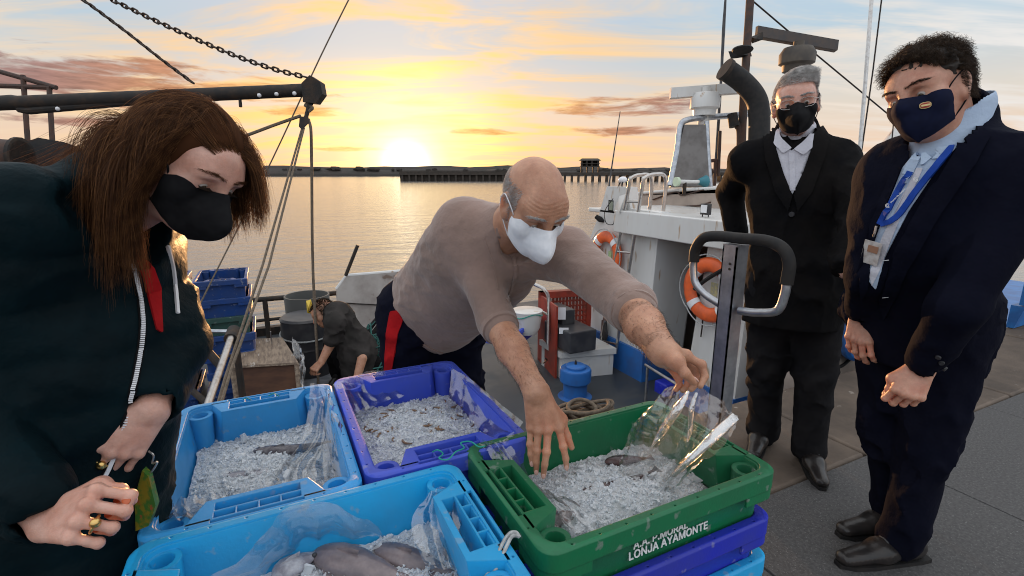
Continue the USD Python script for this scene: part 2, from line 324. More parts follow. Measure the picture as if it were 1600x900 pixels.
# ------------------------------------------------------------------ fish crates (0.6 x 0.4 m, local: long side x, origin at the bottom centre)
def plastic(name, col, col2):
    return pm(name, col, .33, col2, 7, .38, .68, bump=.18, bscale=140, bevel=.0035, rough2=.55, spots=(31, .645, tuple(.62 * x + .11 for x in col)), subsurface_weight=0.0)
cyan_plastic = plastic('cyan_plastic', (.012, .36, .72), (.02, .31, .62))
sky_plastic = plastic('sky_plastic', (.025, .30, .68), (.04, .27, .58))
blue_plastic = plastic('blue_plastic', (.035, .075, .55), (.05, .085, .46))
navy_plastic = plastic('navy_plastic', (.012, .022, .40), (.02, .03, .32))
green_plastic = plastic('green_plastic', (.004, .115, .045), (.008, .095, .04))
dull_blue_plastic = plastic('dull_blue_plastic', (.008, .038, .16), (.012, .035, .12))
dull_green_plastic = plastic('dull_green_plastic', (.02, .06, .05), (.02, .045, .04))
def rr(w, h, r):
    return m3d.CrossSection.square((w - 2 * r, h - 2 * r), center=True).offset(r, m3d.JoinType.Round, circular_segments=24)
def loft(w0, h0, r0, w1, h1, r1, z0, z1):
    a, b = rr(w0, h0, r0).to_polygons()[0], rr(w1, h1, r1).to_polygons()[0]
    return m3d.Manifold.hull_points([(*p, z0) for p in a] + [(*p, z1) for p in b])
HC = .17
def mb(a, b):
    a, b = np.minimum(a, b), np.maximum(a, b); return m3d.Manifold.cube(tuple(map(float, b - a))).translate(tuple(map(float, a)))
def make_crate(name, label, mat, loc, rz=0, group=None):
    t = Thing(name, label, 'fish crate', loc, group)
    t.prim.GetAttribute('xformOp:translate'); UsdGeom.Xformable(t.prim).AddRotateZOp().Set(float(rz))
    t.loc = np.zeros(3)
    body = loft(.535, .335, .03, .566, .366, .03, 0, HC - .004) - loft(.520, .320, .028, .552, .352, .028, .006, HC + .01)
    for sx in (-1, 1):                                # corner columns inside
        for sy in (-1, 1):
            body += (m3d.Manifold.cylinder(HC - .02, .024, .030, 20).translate((sx * .250, sy * .150, .006)) - m3d.Manifold.cylinder(.05, .017, .020, 20).translate((sx * .250, sy * .150, HC - .048)))
    # drain holes in the floor
    for x in (-.16, 0, .16):
        for y in (-.08, .08): body -= m3d.Manifold.cylinder(.03, .006, .006, 10).translate((x, y, -.01))
    t.part('tub', body, mat, 40)
    rim = (loft(.600, .400, .036, .600, .400, .036, HC - .042, HC - .004) + loft(.600, .400, .036, .592, .392, .034, HC - .004, HC)) - loft(.556, .356, .03, .556, .356, .03, HC - .06, HC + .01)
    rim -= loft(.588, .388, .032, .588, .388, .032, HC - .06, HC - .008) - loft(.566, .366, .03, .566, .366, .03, HC - .07, HC + .01)
    for sx in (-1, 1):                                # deeper lip at the corners
        for sy in (-1, 1):
            lip = loft(.598, .398, .036, .598, .398, .036, HC - .066, HC - .03) - loft(.588, .388, .032, .588, .388, .032, HC - .09, HC + .01)
            rim += lip ^ mb((sx * .2, sy * .1, 0), (sx * .31, sy * .21, HC))
    for i in range(9):
        for sy in (-1, 1): rim -= m3d.Manifold.cylinder(.02, .0026, .0026, 8).translate((-.24 + .06 * i, sy * .190, HC - .005))
    for i in range(5):
        for sx in (-1, 1): rim -= m3d.Manifold.cylinder(.02, .0026, .0026, 8).translate((sx * .290, -.12 + .06 * i, HC - .005))
    for sx in (-1, 1): rim -= mb((sx * .232, -.083, HC - .05), (sx * .292, .083, HC + .02))
    t.part('rim', rim, mat, 40)
    for sx in (-1, 1):                                # end grips: a box bulging inward with a slot and a row of cells
        pts = [(sx * a, b, c) for a, b, c in ((.268, -.135, .01), (.268, .135, .01), (.235, -.105, .01), (.235, .105, .01), (.283, -.125, HC), (.283, .125, HC), (.215, -.095, HC), (.215, .095, HC))]
        h = m3d.Manifold.hull_points(pts) - mb((sx * .228, -.078, .03), (sx * .254, .078, HC + .01))
        for k in range(4): h -= mb((sx * .258, -.078 + .04 * k, .06), (sx * .278, -.0415 + .04 * k, HC + .01))
        t.part('grip_box', h, mat, 40)
    return t
STZ = .68 - HC                                     # base of the top layer
crateA = make_crate('fish_crate', 'light blue fish crate of ice and dark fish, nearest the bending woman', sky_plastic, (-.07, 1.275, STZ), 90)
crateB = make_crate('fish_crate', 'violet blue fish crate of ice in front of the stooping fisherman', blue_plastic, (.338, 1.29, STZ + .002), 90)
crateC = make_crate('fish_crate', 'green fish crate of ice with white lettering under the fisherman\'s hands', green_plastic, (.668, .826, STZ + .003), 0)
crateD = make_crate('fish_crate', 'bright cyan fish crate in the front with a large pinkish fish', cyan_plastic, (.030, .772, STZ + .006), 0)
crateC2 = make_crate('fish_crate', 'deep blue fish crate stacked directly under the green crate', navy_plastic, (.664, .822, STZ - .11), 0)
crateC3 = copy_of(crateD, (.674, .824, STZ - .22), 180, 'cyan fish crate at the bottom of the stack under the green crate')
copy_of(crateC2, (.668, .822, STZ - .33), 0, 'deep blue empty fish crate lowest under the green crate, on the trolley')
for c, rz in ((crateA, 90), (crateB, 90), (crateD, 0)):
    for k in (1, 2, 3):
        p = np.array(c.prim.GetAttribute('xformOp:translate').Get()); copy_of(crateC2, (p[0], p[1], STZ - .11 * k), rz, 'deep blue empty fish crate hidden below the filled crates', 'hidden lower crates of the pallet stack')
# lettering on the long side of the green crate and of the blue one below
def letter(t, text, h, x, y, z, tilt, mat, bold=True, name='lettering'):
    m = meshkit.text_mesh(text, h, .0012, bold); w = m.bounds[1][0]
    m.apply_transform(trimesh.transformations.rotation_matrix(math.pi / 2, [1, 0, 0])); m.apply_transform(trimesh.transformations.rotation_matrix(tilt, [1, 0, 0]))
    m.apply_translation([x, y, z]); t.part(name, m, mat, False)
white_print = pm('white_print', (.78, .79, .78), .5, (.6, .62, .6), 60, .5, .7)
faint_print = pm('faint_print', (.10, .12, .5), .5)
letter(crateC, 'LONJA AYAMONTE', .0165, -.102, -.1803, .074, math.radians(-5), white_print)
letter(crateC, 'A.A. P.MORAL', .0155, -.093, -.1822, .098, math.radians(-5), white_print)
letter(crateC2, 'A.A. Productos y Envases', .008, -.06, -.1795, .060, math.radians(-5), faint_print, False)
letter(crateC2, 'de Isla de Lepe y S.', .008, -.055, -.1788, .046, math.radians(-5), faint_print, False)
# the platform trolley they stand on
tr_ = Thing('platform_trolley', 'galvanised platform trolley with black gripped handle, under the crates', 'trolley', (.45, 1.1, 0))
tr_.part('platform', rbox(V(-.30, .56, .12), V(1.16, 1.62, STZ - .334), .01), plywood)
tr_.part('frame', [bx(V(-.31, .55, .125), V(1.165, .585, .17)), bx(V(-.31, 1.6, .125), V(1.165, 1.63, .17))], galvanised)
for x in (-.2, 1.02):
    for y in (.66, 1.5):
        w = tr_.part('wheel', lathe([(0, -.02), (.055, -.02), (.06, -.012), (.06, .012), (.055, .02), (0, .02)], (x, y, .062), 24, (0, 1, 0)), black_rubber)
        tr_.part('fork', [bx(V(x - .02, y - .028, .06), V(x + .02, y - .024, .125)), bx(V(x - .02, y + .024, .06), V(x + .02, y + .028, .125))], galvanised)
PX = 1.2
post = bx(V(PX - .034, .960, .10), V(PX + .034, 1.026, 1.125))
tr_.part('post', [bx(V(PX - .024, .972, .10), V(PX - .020, 1.020, 1.12)), bx(V(PX - .024, .972, .10), V(PX + .024, .976, 1.12)), bx(V(PX - .024, 1.016, .10), V(PX + .024, 1.020, 1.12)), bx(V(PX - .024, .971, 1.12), V(PX + .024, 1.021, 1.124))], galvanised, smooth=False)
L1 = bez([(PX, 1.02, .935), (PX, 1.09, .955), (PX, 1.135, .985), (PX, 1.148, 1.03), (PX, 1.148, 1.055)], 8)
L2 = bez([(PX, .962, .935), (PX, .90, .945), (PX, .845, .965), (PX, .830, 1.01), (PX, .828, 1.045)], 8)
tr_.part('handle_tube', tube(L1, .0115, 14), galvanised); tr_.part('handle_tube', tube(L2, .0115, 14), galvanised)
tr_.part('grip', tube(bez([(PX, 1.148, 1.05), (PX, 1.146, 1.09), (PX, 1.118, 1.128), (PX, 1.06, 1.14), (PX, .99, 1.142), (PX, .90, 1.145), (PX, .85, 1.13), (PX, .828, 1.095), (PX, .828, 1.04)], 8), .016, 14), black_rubber)
for z in (1.10, 1.085): tr_.part('rivet', cyl((PX - .026, .990, z - .03), (PX - .023, .990, z - .03), .004, 8), dark_steel)

# ------------------------------------------------------------------ ice
ice_look = usdkit.material(stage, '/World/Looks/ice_look', {
    'g': ('geometry', {}), 'n': ('noise_texture', dict(scale=26., detail=4)), 'r': ('map_range', dict(from_min=.35, from_max=.7, to_min=0., to_max=1., clamp=True)), 'm': ('mix_color', dict(a=(.93, .95, .98), b=(.98, .985, .99))),
    'isl': ('map_range', dict(from_min=0., from_max=1., to_min=.95, to_max=1.03)), 'mm': ('mix_color', dict(blend_type='multiply', fac=1.0)),
    'nb': ('noise_texture', dict(scale=420., detail=3)), 'b': ('bump', dict(strength=.5, distance=.002)),
    'p': ('principled_bsdf', dict(roughness=.18, ior=1.31, transmission_weight=.0)), 't': ('translucent_bsdf', dict(color=(.88, .93, .97))), 'x': ('mix_closure', dict(fac=.42))},
    [('g.position', 'n.vector'), ('n.fac', 'r.value'), ('r.result', 'm.fac'), ('m.result', 'mm.a'), ('g.random_per_island', 'isl.value'), ('isl.result', 'mm.b'), ('mm.result', 'p.base_color'), ('g.position', 'nb.vector'), ('nb.fac', 'b.height'), ('b.normal', 'p.normal'), ('p.BSDF', 'x.closure1'), ('t.BSDF', 'x.closure2')], surface='x.closure')
clear_ice = usdkit.material(stage, '/World/Looks/clear_ice', {'p': ('principled_bsdf', dict(base_color=(.93, .96, .99), roughness=.06, ior=1.31, transmission_weight=.40))}, [], surface='p.BSDF')
def chips(n, place, s0, s1, seed):
    g = np.random.default_rng(seed); protos = []
    for k in range(10):
        p = g.standard_normal((9, 3)); p /= np.linalg.norm(p, axis=1, keepdims=True); p *= g.uniform(.6, 1.1, (9, 1)); protos.append(trimesh.convex.convex_hull(p))
    vs, fs, o = [], [], 0; where = place(g, n)
    for i in range(n):
        m = protos[i % 10]; q = trimesh.transformations.random_rotation_matrix(g.random(3))[:3, :3]
        s = g.uniform(s0, s1) * (1 + 1.2 * (g.random() > .93)) * g.uniform(.7, 1.25, 3)
        vs.append((m.vertices * s) @ q.T + where[i]); fs.append(m.faces + o); o += len(m.vertices)
    return trimesh.Trimesh(np.vstack(vs), np.vstack(fs), process=False)
def heap(name, label, rect, level, seed, n=8500, size=(.0016, .0044), obstacles=()):
    """crushed ice filling rect = (x0, x1, y0, y1); level(x, y) -> height"""
    x0, x1, y0, y1 = rect; nx, ny = int((x1 - x0) / .0038), int((y1 - y0) / .0038)
    X, Y = np.meshgrid(np.linspace(x0, x1, nx), np.linspace(y0, y1, ny), indexing='ij'); P = np.stack([X, Y, np.zeros_like(X)], -1)
    rough = lambda P: .020 * (meshkit.fbm(P * 38, 3, seed) - .5) + .010 * np.abs(meshkit.noise(P * 130, seed + 7) - .5)
    Z = level(X, Y) + rough(P)
    v = np.stack([X, Y, Z], -1).reshape(-1, 3); i, j = np.meshgrid(np.arange(nx - 1), np.arange(ny - 1), indexing='ij'); a = (i * ny + j).ravel()
    f = np.vstack([np.stack([a, a + ny, a + ny + 1], 1), np.stack([a, a + ny + 1, a + 1], 1)])
    t = Thing(name, label, 'ice', ((x0 + x1) / 2, (y0 + y1) / 2, .56), kind='stuff')
    t.part('packed_ice', trimesh.Trimesh(v, f, process=False), ice_look, smooth=50)
    def place(g, n):
        x, y = g.uniform(x0 + .004, x1 - .004, n), g.uniform(y0 + .004, y1 - .004, n)
        return np.stack([x, y, level(x, y) + rough(np.stack([x, y, 0 * x], 1)) + g.uniform(-.003, .003, n)], 1)
    t.part('ice_chips', chips(n, place, *size, seed), ice_look, smooth=False)
    t.part('clear_ice_lumps', chips(620, lambda g, n: place(g, n) + V(0, 0, .003), .0045, .0085, seed + 50), clear_ice, smooth=False)
    return lambda x, y: float(level(x, y) + rough(V(x, y, 0)[None])[0])
bump2 = lambda x, y, cx, cy, sx, sy, h: h * np.exp(-((x - cx) / sx) ** 2 - ((y - cy) / sy) ** 2)
lvA = lambda x, y: .576 + bump2(x, y, -.06, 1.25, .13, .19, .034)
lvB = lambda x, y: .580 + bump2(x, y, .32, 1.25, .14, .18, .044)
lvC = lambda x, y: .576 + bump2(x, y, .65, .82, .15, .11, .042) + bump2(x, y, .72, .76, .08, .05, .018)
lvD = lambda x, y: .574 + bump2(x, y, .06, .68, .17, .09, .034)
def cav(c, rot):
    x, y = (float(v) for v in c.prim.GetAttribute('xformOp:translate').Get()[:2]); a, b = (.160, .256) if rot else (.256, .160)
    return (x - a, x + a, y - b, y + b)
zA = heap('crushed_ice', 'crushed ice around dark slender fish in the light blue crate', cav(crateA, 1), lvA, 11)
zB = heap('crushed_ice', 'crushed ice flecked with brown shrimp in the violet blue crate', cav(crateB, 1), lvB, 12)
zC = heap('crushed_ice', 'crushed ice the fisherman touches in the green crate', cav(crateC, 0), lvC, 13)
zD = heap('crushed_ice', 'crushed ice over the large fish in the bright cyan crate', cav(crateD, 0), lvD, 14)
# ------------------------------------------------------------------ fish
def wet(name, col, col2, sc=30):
    return pm(name, col, .22, col2, sc, .4, .6, bump=.25, bscale=240, bdist=.001)
dark_fish, silver_fish, pink_fish, belly_fish, brown_shell, red_flesh = wet('dark_fish', (.035, .03, .04), (.16, .15, .16)), wet('silver_fish', (.42, .42, .45), (.2, .19, .22)), wet('pink_fish', (.25, .20, .20), (.12, .10, .11), 12), wet('belly_fish', (.62, .60, .62), (.45, .38, .38), 20), wet('brown_shell', (.22, .12, .06), (.10, .06, .04), 60), wet('red_flesh', (.075, .042, .04), (.05, .04, .045), 25)
def fish(name, label, p0, p1, r, mat, bend=.02, flat=.75, tail=True, up=(0, 0, 1), group=None, eye=True):
    p0, p1 = np.asarray(p0, float), np.asarray(p1, float); d = p1 - p0; Ln = np.linalg.norm(d); d /= Ln
    side = np.cross(d, up); side /= np.linalg.norm(side); u = np.cross(side, d)
    t = np.linspace(0, 1, 26); prof = np.interp(t, [0, .03, .1, .25, .45, .7, .9, 1], [.12, .42, .72, 1, .98, .66, .26, .2]) * r
    g = np.arange(18) * 2 * np.pi / 18; cen = p0 + d * (t * Ln)[:, None] + side * (bend * np.sin(t * 3.1) * 1.0)[:, None]
    v = cen[:, None] + (np.cos(g)[None, :, None] * side + 0) * (prof * 1.0)[:, None, None] + np.sin(g)[None, :, None] * u * (prof * flat)[:, None, None]
    n = 18; f = []
    for i in range(25):
        for j in range(n):
            j2 = (j + 1) % n; f += [[i * n + j, (i + 1) * n + j2, i * n + j2], [i * n + j, (i + 1) * n + j, (i + 1) * n + j2]]
    V_ = np.vstack([v.reshape(-1, 3), cen[0] - d * r * .1, cen[-1]]); f += [[len(V_) - 2, j, (j + 1) % n] for j in range(n)] + [[len(V_) - 1, 25 * n + (j + 1) % n, 25 * n + j] for j in range(n)]
    T_ = Thing(name, label, 'fish', p0 * .5 + p1 * .5, group)
    T_.part('body', trimesh.Trimesh(V_, f, process=False), mat, 60)
    def fin(nm, base, out, w, h): T_.part(nm, hull([base - d * w + u * .001, base + d * w, base + out * h + d * w * .8, base + out * h * .9 - d * w * .2, base - d * w - u * .001, base + side * .0015]), mat, False)
    if tail:
        e = cen[-1]; T_.part('tail_fin', hull([e - side * r * .2, e + side * r * .2, e + d * r * 1.1 + side * r * .9, e + d * r * 1.1 - side * r * .9, e + u * .002, e + d * r - u * .001]), mat, False)
    fin('back_fin', cen[9] + u * prof[9] * flat * .9, u * .7 + d * .5, r * .7, r * .5); fin('side_fin', cen[6] + side * prof[6] * .9, side * .6 + d * .8, r * .35, r * .6); fin('side_fin', cen[6] - side * prof[6] * .9, -side * .6 + d * .8, r * .35, r * .6)
    if eye:
        for s in (-1, 1): T_.part('eye', trimesh.creation.icosphere(2, r * .13).apply_translation(cen[2] + side * s * prof[2] * .75 + u * prof[2] * .5), black_plastic)
    return T_
def onice(px, py, z): return onz(px, py, z)
fish('hake', 'dark speckled fish lying across the back of the ice in the light blue crate', onz(395, 705, .604), onz(512, 690, .606), .020, dark_fish)
fish('mackerel', 'silver fish along the middle of the ice in the light blue crate', onz(345, 745, .598), onz(500, 728, .598), .016, silver_fish, .012)
fish('mackerel', 'slim dark backed fish nearest the front of the light blue crate', onz(380, 765, .585), onz(540, 742, .585), .014, dark_fish, .012)
fish('large_fish', 'large pinkish brown fish bulging from the ice in the cyan crate', onz(490, 862, .584), onz(640, 905, .580), .037, pink_fish, .0, .62)
fish('large_fish', 'second brown fish half under ice beside the large one in the cyan crate', onz(585, 855, .580), onz(715, 898, .578), .027, pink_fish, .0, .6, eye=False)
fish('large_fish', 'grey fish at the left end of the ice in the cyan crate', onz(425, 900, .592), onz(500, 862, .590), .026, silver_fish, .0, .6, eye=False)
fish('squid', 'dark red fish lying across the middle of the ice in the green crate', onz(905, 770, .606), onz(1020, 735, .604), .017, red_flesh, .015)
fish('squid', 'reddish fish at the back of the ice under the lifted plastic', onz(945, 722, .602), onz(1010, 716, .600), .017, red_flesh, .0, eye=False)
fish('squid', 'brown fish showing under plastic at the near corner of the green crate', onz(845, 820, .592), onz(915, 800, .596), .02, pink_fish, .0, eye=False)
def shrimp(cx, cy, z, ang, s):
    t = np.linspace(0, 1, 8); a = ang + 1.6 * t; st = np.stack([np.cos(a), np.sin(a), 0 * a], 1) * s * .22
    return tube(V(cx, cy, z) + np.cumsum(st, 0), s * np.interp(t, [0, .25, .8, 1], [.10, .16, .09, .03]), 7)
g = np.random.default_rng(21)
sh = 0
for (qx, qy, n_) in ((585, 668, 7), (610, 668, 4), (672, 672, 8), (650, 640, 4), (705, 630, 7), (690, 640, 3), (640, 690, 2), (745, 660, 3), (600, 645, 4), (570, 655, 3)):
    for k in range(n_):
        p = onz(qx + g.normal(0, 11), qy + g.normal(0, 4), .615); z = zB(p[0], p[1]) + .002
        single('shrimp', shrimp(p[0], p[1], z, g.uniform(0, 6.3), g.uniform(.016, .026)), brown_shell, 'small brown shrimp in the ice of the violet blue crate', 'shrimp', 'shrimps scattered in the ice')
# ------------------------------------------------------------------ plastic film
film_look = usdkit.material(stage, '/World/Looks/film_look', {
    'g': ('geometry', {}), 'n': ('noise_texture', dict(scale=46., detail=2, roughness=.5)), 'n2': ('noise_texture', dict(scale=12., detail=2)), 'a': ('math', dict(math_type='multiply_add', value2=.35)), 'b': ('bump', dict(strength=.35, distance=.006)),
    'lw': ('layer_weight', dict(blend=.34)), 'mr': ('map_range', dict(from_min=0., from_max=1., to_min=.15, to_max=.9, clamp=True)),
    't': ('transparent_bsdf', dict(color=(.95, .96, .97))), 'gl': ('glossy_bsdf', dict(color=(.95, .95, .95), roughness=.15)), 'x': ('mix_closure', {}), 'd': ('translucent_bsdf', dict(color=(.8, .82, .85))), 'y': ('mix_closure', dict(fac=.035))},
    [('g.position', 'n.vector'), ('g.position', 'n2.vector'), ('n.fac', 'a.value1'), ('n2.fac', 'a.value3'), ('a.value', 'b.height'), ('b.normal', 'gl.normal'), ('b.normal', 'lw.normal'), ('lw.fresnel', 'mr.value'), ('mr.result', 'x.fac'), ('t.BSDF', 'x.closure1'), ('gl.BSDF', 'x.closure2'), ('x.closure', 'y.closure1'), ('d.BSDF', 'y.closure2')], surface='y.closure')
def film(name, label, grid, amp=.006, seed=1, n=10, scale=30, cat_='plastic film', pleats=4.5):
    G = np.array(grid, float)                                     # rows x cols x 3 control points
    R_ = np.stack([bez(G[:, k], n) for k in range(G.shape[1])], 1); S = np.stack([bez(R_[k], n) for k in range(len(R_))], 0)
    h, w = S.shape[:2]; du = np.gradient(S, axis=0); dv = np.gradient(S, axis=1); nn = np.cross(du, dv); nn /= np.linalg.norm(nn, axis=-1, keepdims=True) + 1e-9
    q = S * scale
    rid = 1 - 2 * np.abs(meshkit.fbm(q, 3, seed) - .5) * 2 + .5 * (1 - 4 * np.abs(meshkit.noise(q * 2.3, seed + 5) - .5)); ww = np.linspace(0, 1, w)[None, :] * pleats + 1.1 * meshkit.fbm(S * 9, 2, seed + 2); tri = np.abs((ww % 1.0) - .5) * 2; S = S + nn * (amp * (.45 * (rid - .5) + 1.3 * (tri ** 1.5 - .4)))[..., None]
    i, j = np.meshgrid(np.arange(h - 1), np.arange(w - 1), indexing='ij'); a = (i * w + j).ravel()
    f = np.vstack([np.stack([a, a + w, a + w + 1], 1), np.stack([a, a + w + 1, a + 1], 1)])
    return single(name, trimesh.Trimesh(S.reshape(-1, 3), f, process=False), film_look, label, cat_, smooth=30)
Z = onz
film('plastic_film', 'clear plastic bag edge lifted by the fisherman over the green crate', [
    [at(1042, 608, 1.13), at(1062, 598, 1.12), at(1090, 602, 1.12), at(1122, 625, 1.14), at(1150, 650, 1.17)],
    [at(1010, 640, 1.15), at(1045, 640, 1.10), at(1080, 640, 1.13), at(1112, 660, 1.09), at(1140, 672, 1.14)],
    [at(985, 668, 1.18), at(1022, 680, 1.12), at(1065, 682, 1.16), at(1090, 700, 1.09), at(1118, 700, 1.13)],
    [at(975, 700, 1.21), at(1000, 715, 1.15), at(1045, 722, 1.19), at(1066, 735, 1.11), at(1085, 725, 1.14)],
    [Z(965, 725, .63), Z(985, 742, .625), Z(1020, 745, .62), Z(1035, 765, .61), Z(1045, 765, .605)]], .010, 3, 12, 26)
fold_look = usdkit.material(stage, '/World/Looks/fold_look', {'g': ('geometry', {}), 'n': ('noise_texture', dict(scale=90., detail=3)), 'b': ('bump', dict(strength=.5, distance=.004)), 't': ('transparent_bsdf', dict(color=(.95, .95, .95))), 'gl': ('glossy_bsdf', dict(color=(.95, .95, .95), roughness=.18)), 'x': ('mix_closure', dict(fac=.55))}, [('g.position', 'n.vector'), ('n.fac', 'b.height'), ('b.normal', 'gl.normal'), ('t.BSDF', 'x.closure1'), ('gl.BSDF', 'x.closure2')], surface='x.closure')
for pts, wd in (([at(1076, 612, 1.10), at(1058, 640, 1.09), at(1036, 672, 1.11), at(1018, 698, 1.12)], (.003, .010, .009, .002)), ([at(1148, 652, 1.10), at(1120, 678, 1.07), at(1085, 712, 1.07), at(1055, 740, 1.09), at(1030, 768, 1.12)], (.010, .011, .008, .006, .002)), ([at(1088, 614, 1.10), at(1080, 640, 1.10), at(1078, 672, 1.11), at(1074, 690, 1.12)], (.003, .007, .006, .002))):
    pts = bez(pts, 8); wd = np.interp(np.linspace(0, 1, len(pts)), np.linspace(0, 1, len(wd)), wd); q_ = tube(pts, wd, 10); c_ = pts[np.argmin(((q_.vertices[:, None] - pts[None]) ** 2).sum(-1), 1)]; nv = -look * .8 + up * .5; nv /= np.linalg.norm(nv); dv_ = q_.vertices - c_; q_.vertices = c_ + dv_ - (dv_ @ nv)[:, None] * nv * .55 + meshkit.noise(q_.vertices * 160, 5)[:, None] * nv * .003
    usdkit.mesh(stage, numbered('/World/plastic_film', 'fold'), q_, fold_look, smooth=50)
film('plastic_film', 'clear plastic film lying over the left end of the green crate', [
    [Z(748, 690, .690), Z(768, 690, .69), Z(786, 688, .69), Z(800, 674, .69)],
    [Z(770, 712, .676), Z(788, 720, .66), Z(798, 716, .655), Z(808, 706, .65)],
    [Z(796, 742, .645), Z(815, 750, .64), Z(822, 752, .635), Z(832, 762, .632)],
    [Z(822, 775, .64), Z(845, 785, .638), Z(870, 785, .636), Z(895, 790, .634)],
    [Z(840, 815, .645), Z(858, 822, .64), Z(890, 815, .636), Z(925, 812, .63)],
    [Z(845, 838, .66), Z(868, 838, .64), Z(905, 832, .63), Z(945, 822, .62)]], .012, 9, 10, 34)
film('plastic_film', 'clear plastic bag lining the right side of the light blue crate', [
    [Z(485, 598, .73), Z(500, 602, .72), Z(515, 612, .69), Z(522, 640, .69), Z(535, 665, .69)],
    [Z(482, 640, .67), Z(500, 645, .655), Z(512, 655, .65), Z(525, 680, .65), Z(545, 705, .655)],
    [Z(470, 690, .625), Z(490, 690, .62), Z(505, 695, .62), Z(522, 715, .625), Z(556, 735, .64)],
    [Z(430, 735, .615), Z(455, 735, .615), Z(485, 735, .61), Z(520, 745, .61), Z(560, 752, .65)],
    [Z(425, 775, .62), Z(450, 768, .61), Z(485, 762, .61), Z(520, 765, .62), Z(560, 758, .66)]], .011, 15, 9, 30)
film('plastic_film', 'clear plastic film over the near left corner of the light blue crate', [
    [Z(262, 790, .63), Z(285, 778, .61), Z(320, 775, .605), Z(360, 772, .6)], [Z(258, 805, .66), Z(288, 800, .62), Z(325, 795, .61), Z(375, 785, .605)], [Z(265, 812, .684), Z(295, 808, .675), Z(335, 803, .66), Z(385, 795, .65)]], .009, 22, 10, 34)
film('plastic_film', 'clear plastic film folded over the back left corner of the violet blue crate', [
    [Z(520, 600, .69), Z(545, 590, .70), Z(575, 580, .705), Z(600, 578, .69)], [Z(535, 620, .675), Z(560, 612, .655), Z(585, 605, .65), Z(610, 600, .65)], [Z(552, 645, .645), Z(575, 640, .63), Z(600, 628, .628), Z(632, 620, .625)]], .005, 31, 12, 28)
film('plastic_film', 'clear plastic film along the right wall of the violet blue crate', [
    [Z(705, 575, .69), Z(735, 592, .69), Z(775, 625, .69), Z(818, 660, .69)], [Z(702, 610, .645), Z(728, 625, .64), Z(762, 650, .645), Z(800, 680, .665)], [Z(695, 640, .625), Z(722, 650, .62), Z(748, 668, .62), Z(770, 692, .65)]], .004, 37, 12, 28)
film('plastic_bag', 'wide clear plastic bag standing up along the back of the cyan crate', [
    [Z(330, 900, .70), Z(395, 855, .70), Z(440, 800, .71), Z(500, 785, .715), Z(560, 805, .69), Z(590, 822, .65)],
    [Z(360, 905, .66), Z(415, 870, .66), Z(455, 830, .66), Z(505, 815, .665), Z(555, 825, .65), Z(600, 835, .625)],
    [Z(400, 905, .61), Z(430, 880, .61), Z(470, 850, .61), Z(515, 838, .61), Z(560, 838, .61), Z(610, 845, .605)]], .007, 41, 12, 22, 'plastic bag')
film('plastic_bag', 'clear plastic bag bunched against the right end of the cyan crate', [
    [Z(665, 775, .675), Z(690, 760, .685), Z(712, 778, .68), Z(718, 800, .66)], [Z(645, 810, .655), Z(680, 800, .645), Z(708, 815, .64), Z(728, 840, .64)], [Z(650, 850, .63), Z(690, 845, .615), Z(715, 855, .61), Z(745, 875, .62)], [Z(670, 890, .60), Z(705, 890, .595), Z(735, 895, .6), Z(765, 905, .62)]], .012, 47, 12, 26, 'plastic bag')
# cords
teal_cord = pm('teal_cord', (.01, .28, .22), .6)
cord_white = pm('cord_white', (.42, .44, .44), .7, (.25, .26, .26), 80)
def cord(name, label, pts, r, mat): return single(name, tube(bez(pts, 8), r, 8), mat, label, 'cord')
cord('cord', 'loose teal string tied on the near grip of the violet blue crate', [Z(676, 706, .69), Z(684, 703, .70), Z(692, 709, .69), Z(686, 716, .688), Z(700, 718, .686), Z(712, 706, .695), Z(725, 700, .69), Z(720, 692, .70), Z(735, 690, .695), Z(748, 698, .69), Z(758, 697, .688)], .0016, teal_cord)
cord('cord', 'green string end on the far rim of the light blue crate, left', [Z(380, 624, .685), Z(386, 622, .695), Z(392, 625, .684)], .0014, teal_cord)
cord('cord', 'green string end on the far rim of the light blue crate, right', [Z(420, 618, .685), Z(428, 615, .695), Z(436, 619, .684)], .0014, teal_cord)
cord('cord', 'grey elastic cord hooked over the right end of the cyan crate', [Z(757, 905, .655), Z(772, 880, .672), Z(785, 850, .690), Z(796, 834, .698), Z(806, 832, .694), Z(812, 840, .688)], .0034, cord_white)
cord('cord', 'second strand of grey elastic beside the first on the cyan crate', [Z(764, 907, .655), Z(778, 884, .672), Z(791, 855, .690), Z(800, 838, .698), Z(811, 837, .692)], .0034, cord_white)
# ------------------------------------------------------------------ the fishing boat alongside (deck z = DECK)
boat = Thing('fishing_boat', 'white fishing boat moored along the quay behind the people', 'boat', (3.1, 4.3, ZW))
B = boat.part
hull_poly = [(-9, 2.06), (4.9, 2.06), (5.8, 2.5), (7.5, 3.5), (8.3, 4.4), (7.5, 5.6), (5.5, 6.75), (-9, 6.75)]
B('hull', extrude(hull_poly, DECK - ZW + 1.0, V(0, 0, (DECK + ZW - 1.0) / 2), V(1, 0, 0), V(0, 1, 0)), blue_paint, False)
B('deck', extrude([(x * 1.0, min(max(y, 2.1), 6.7)) for x, y in hull_poly], .02, V(0, 0, DECK + .012), V(1, 0, 0), V(0, 1, 0)), grey_deck, False)
B('bulwark', bx(V(-9, 2.06, DECK), V(3.3, 2.16, -.28)), blue_paint); B('bulwark', bx(V(-9, 6.62, DECK), V(3.3, 6.72, DECK + .12)), dark_steel)
B('gunwale', rbox(V(-9, 2.03, -.29), V(3.3, 2.2, -.25), .012), blue_paint)
X0 = 3.1
yw = lambda px, py, x=X0: onx(px, py, x)[1]
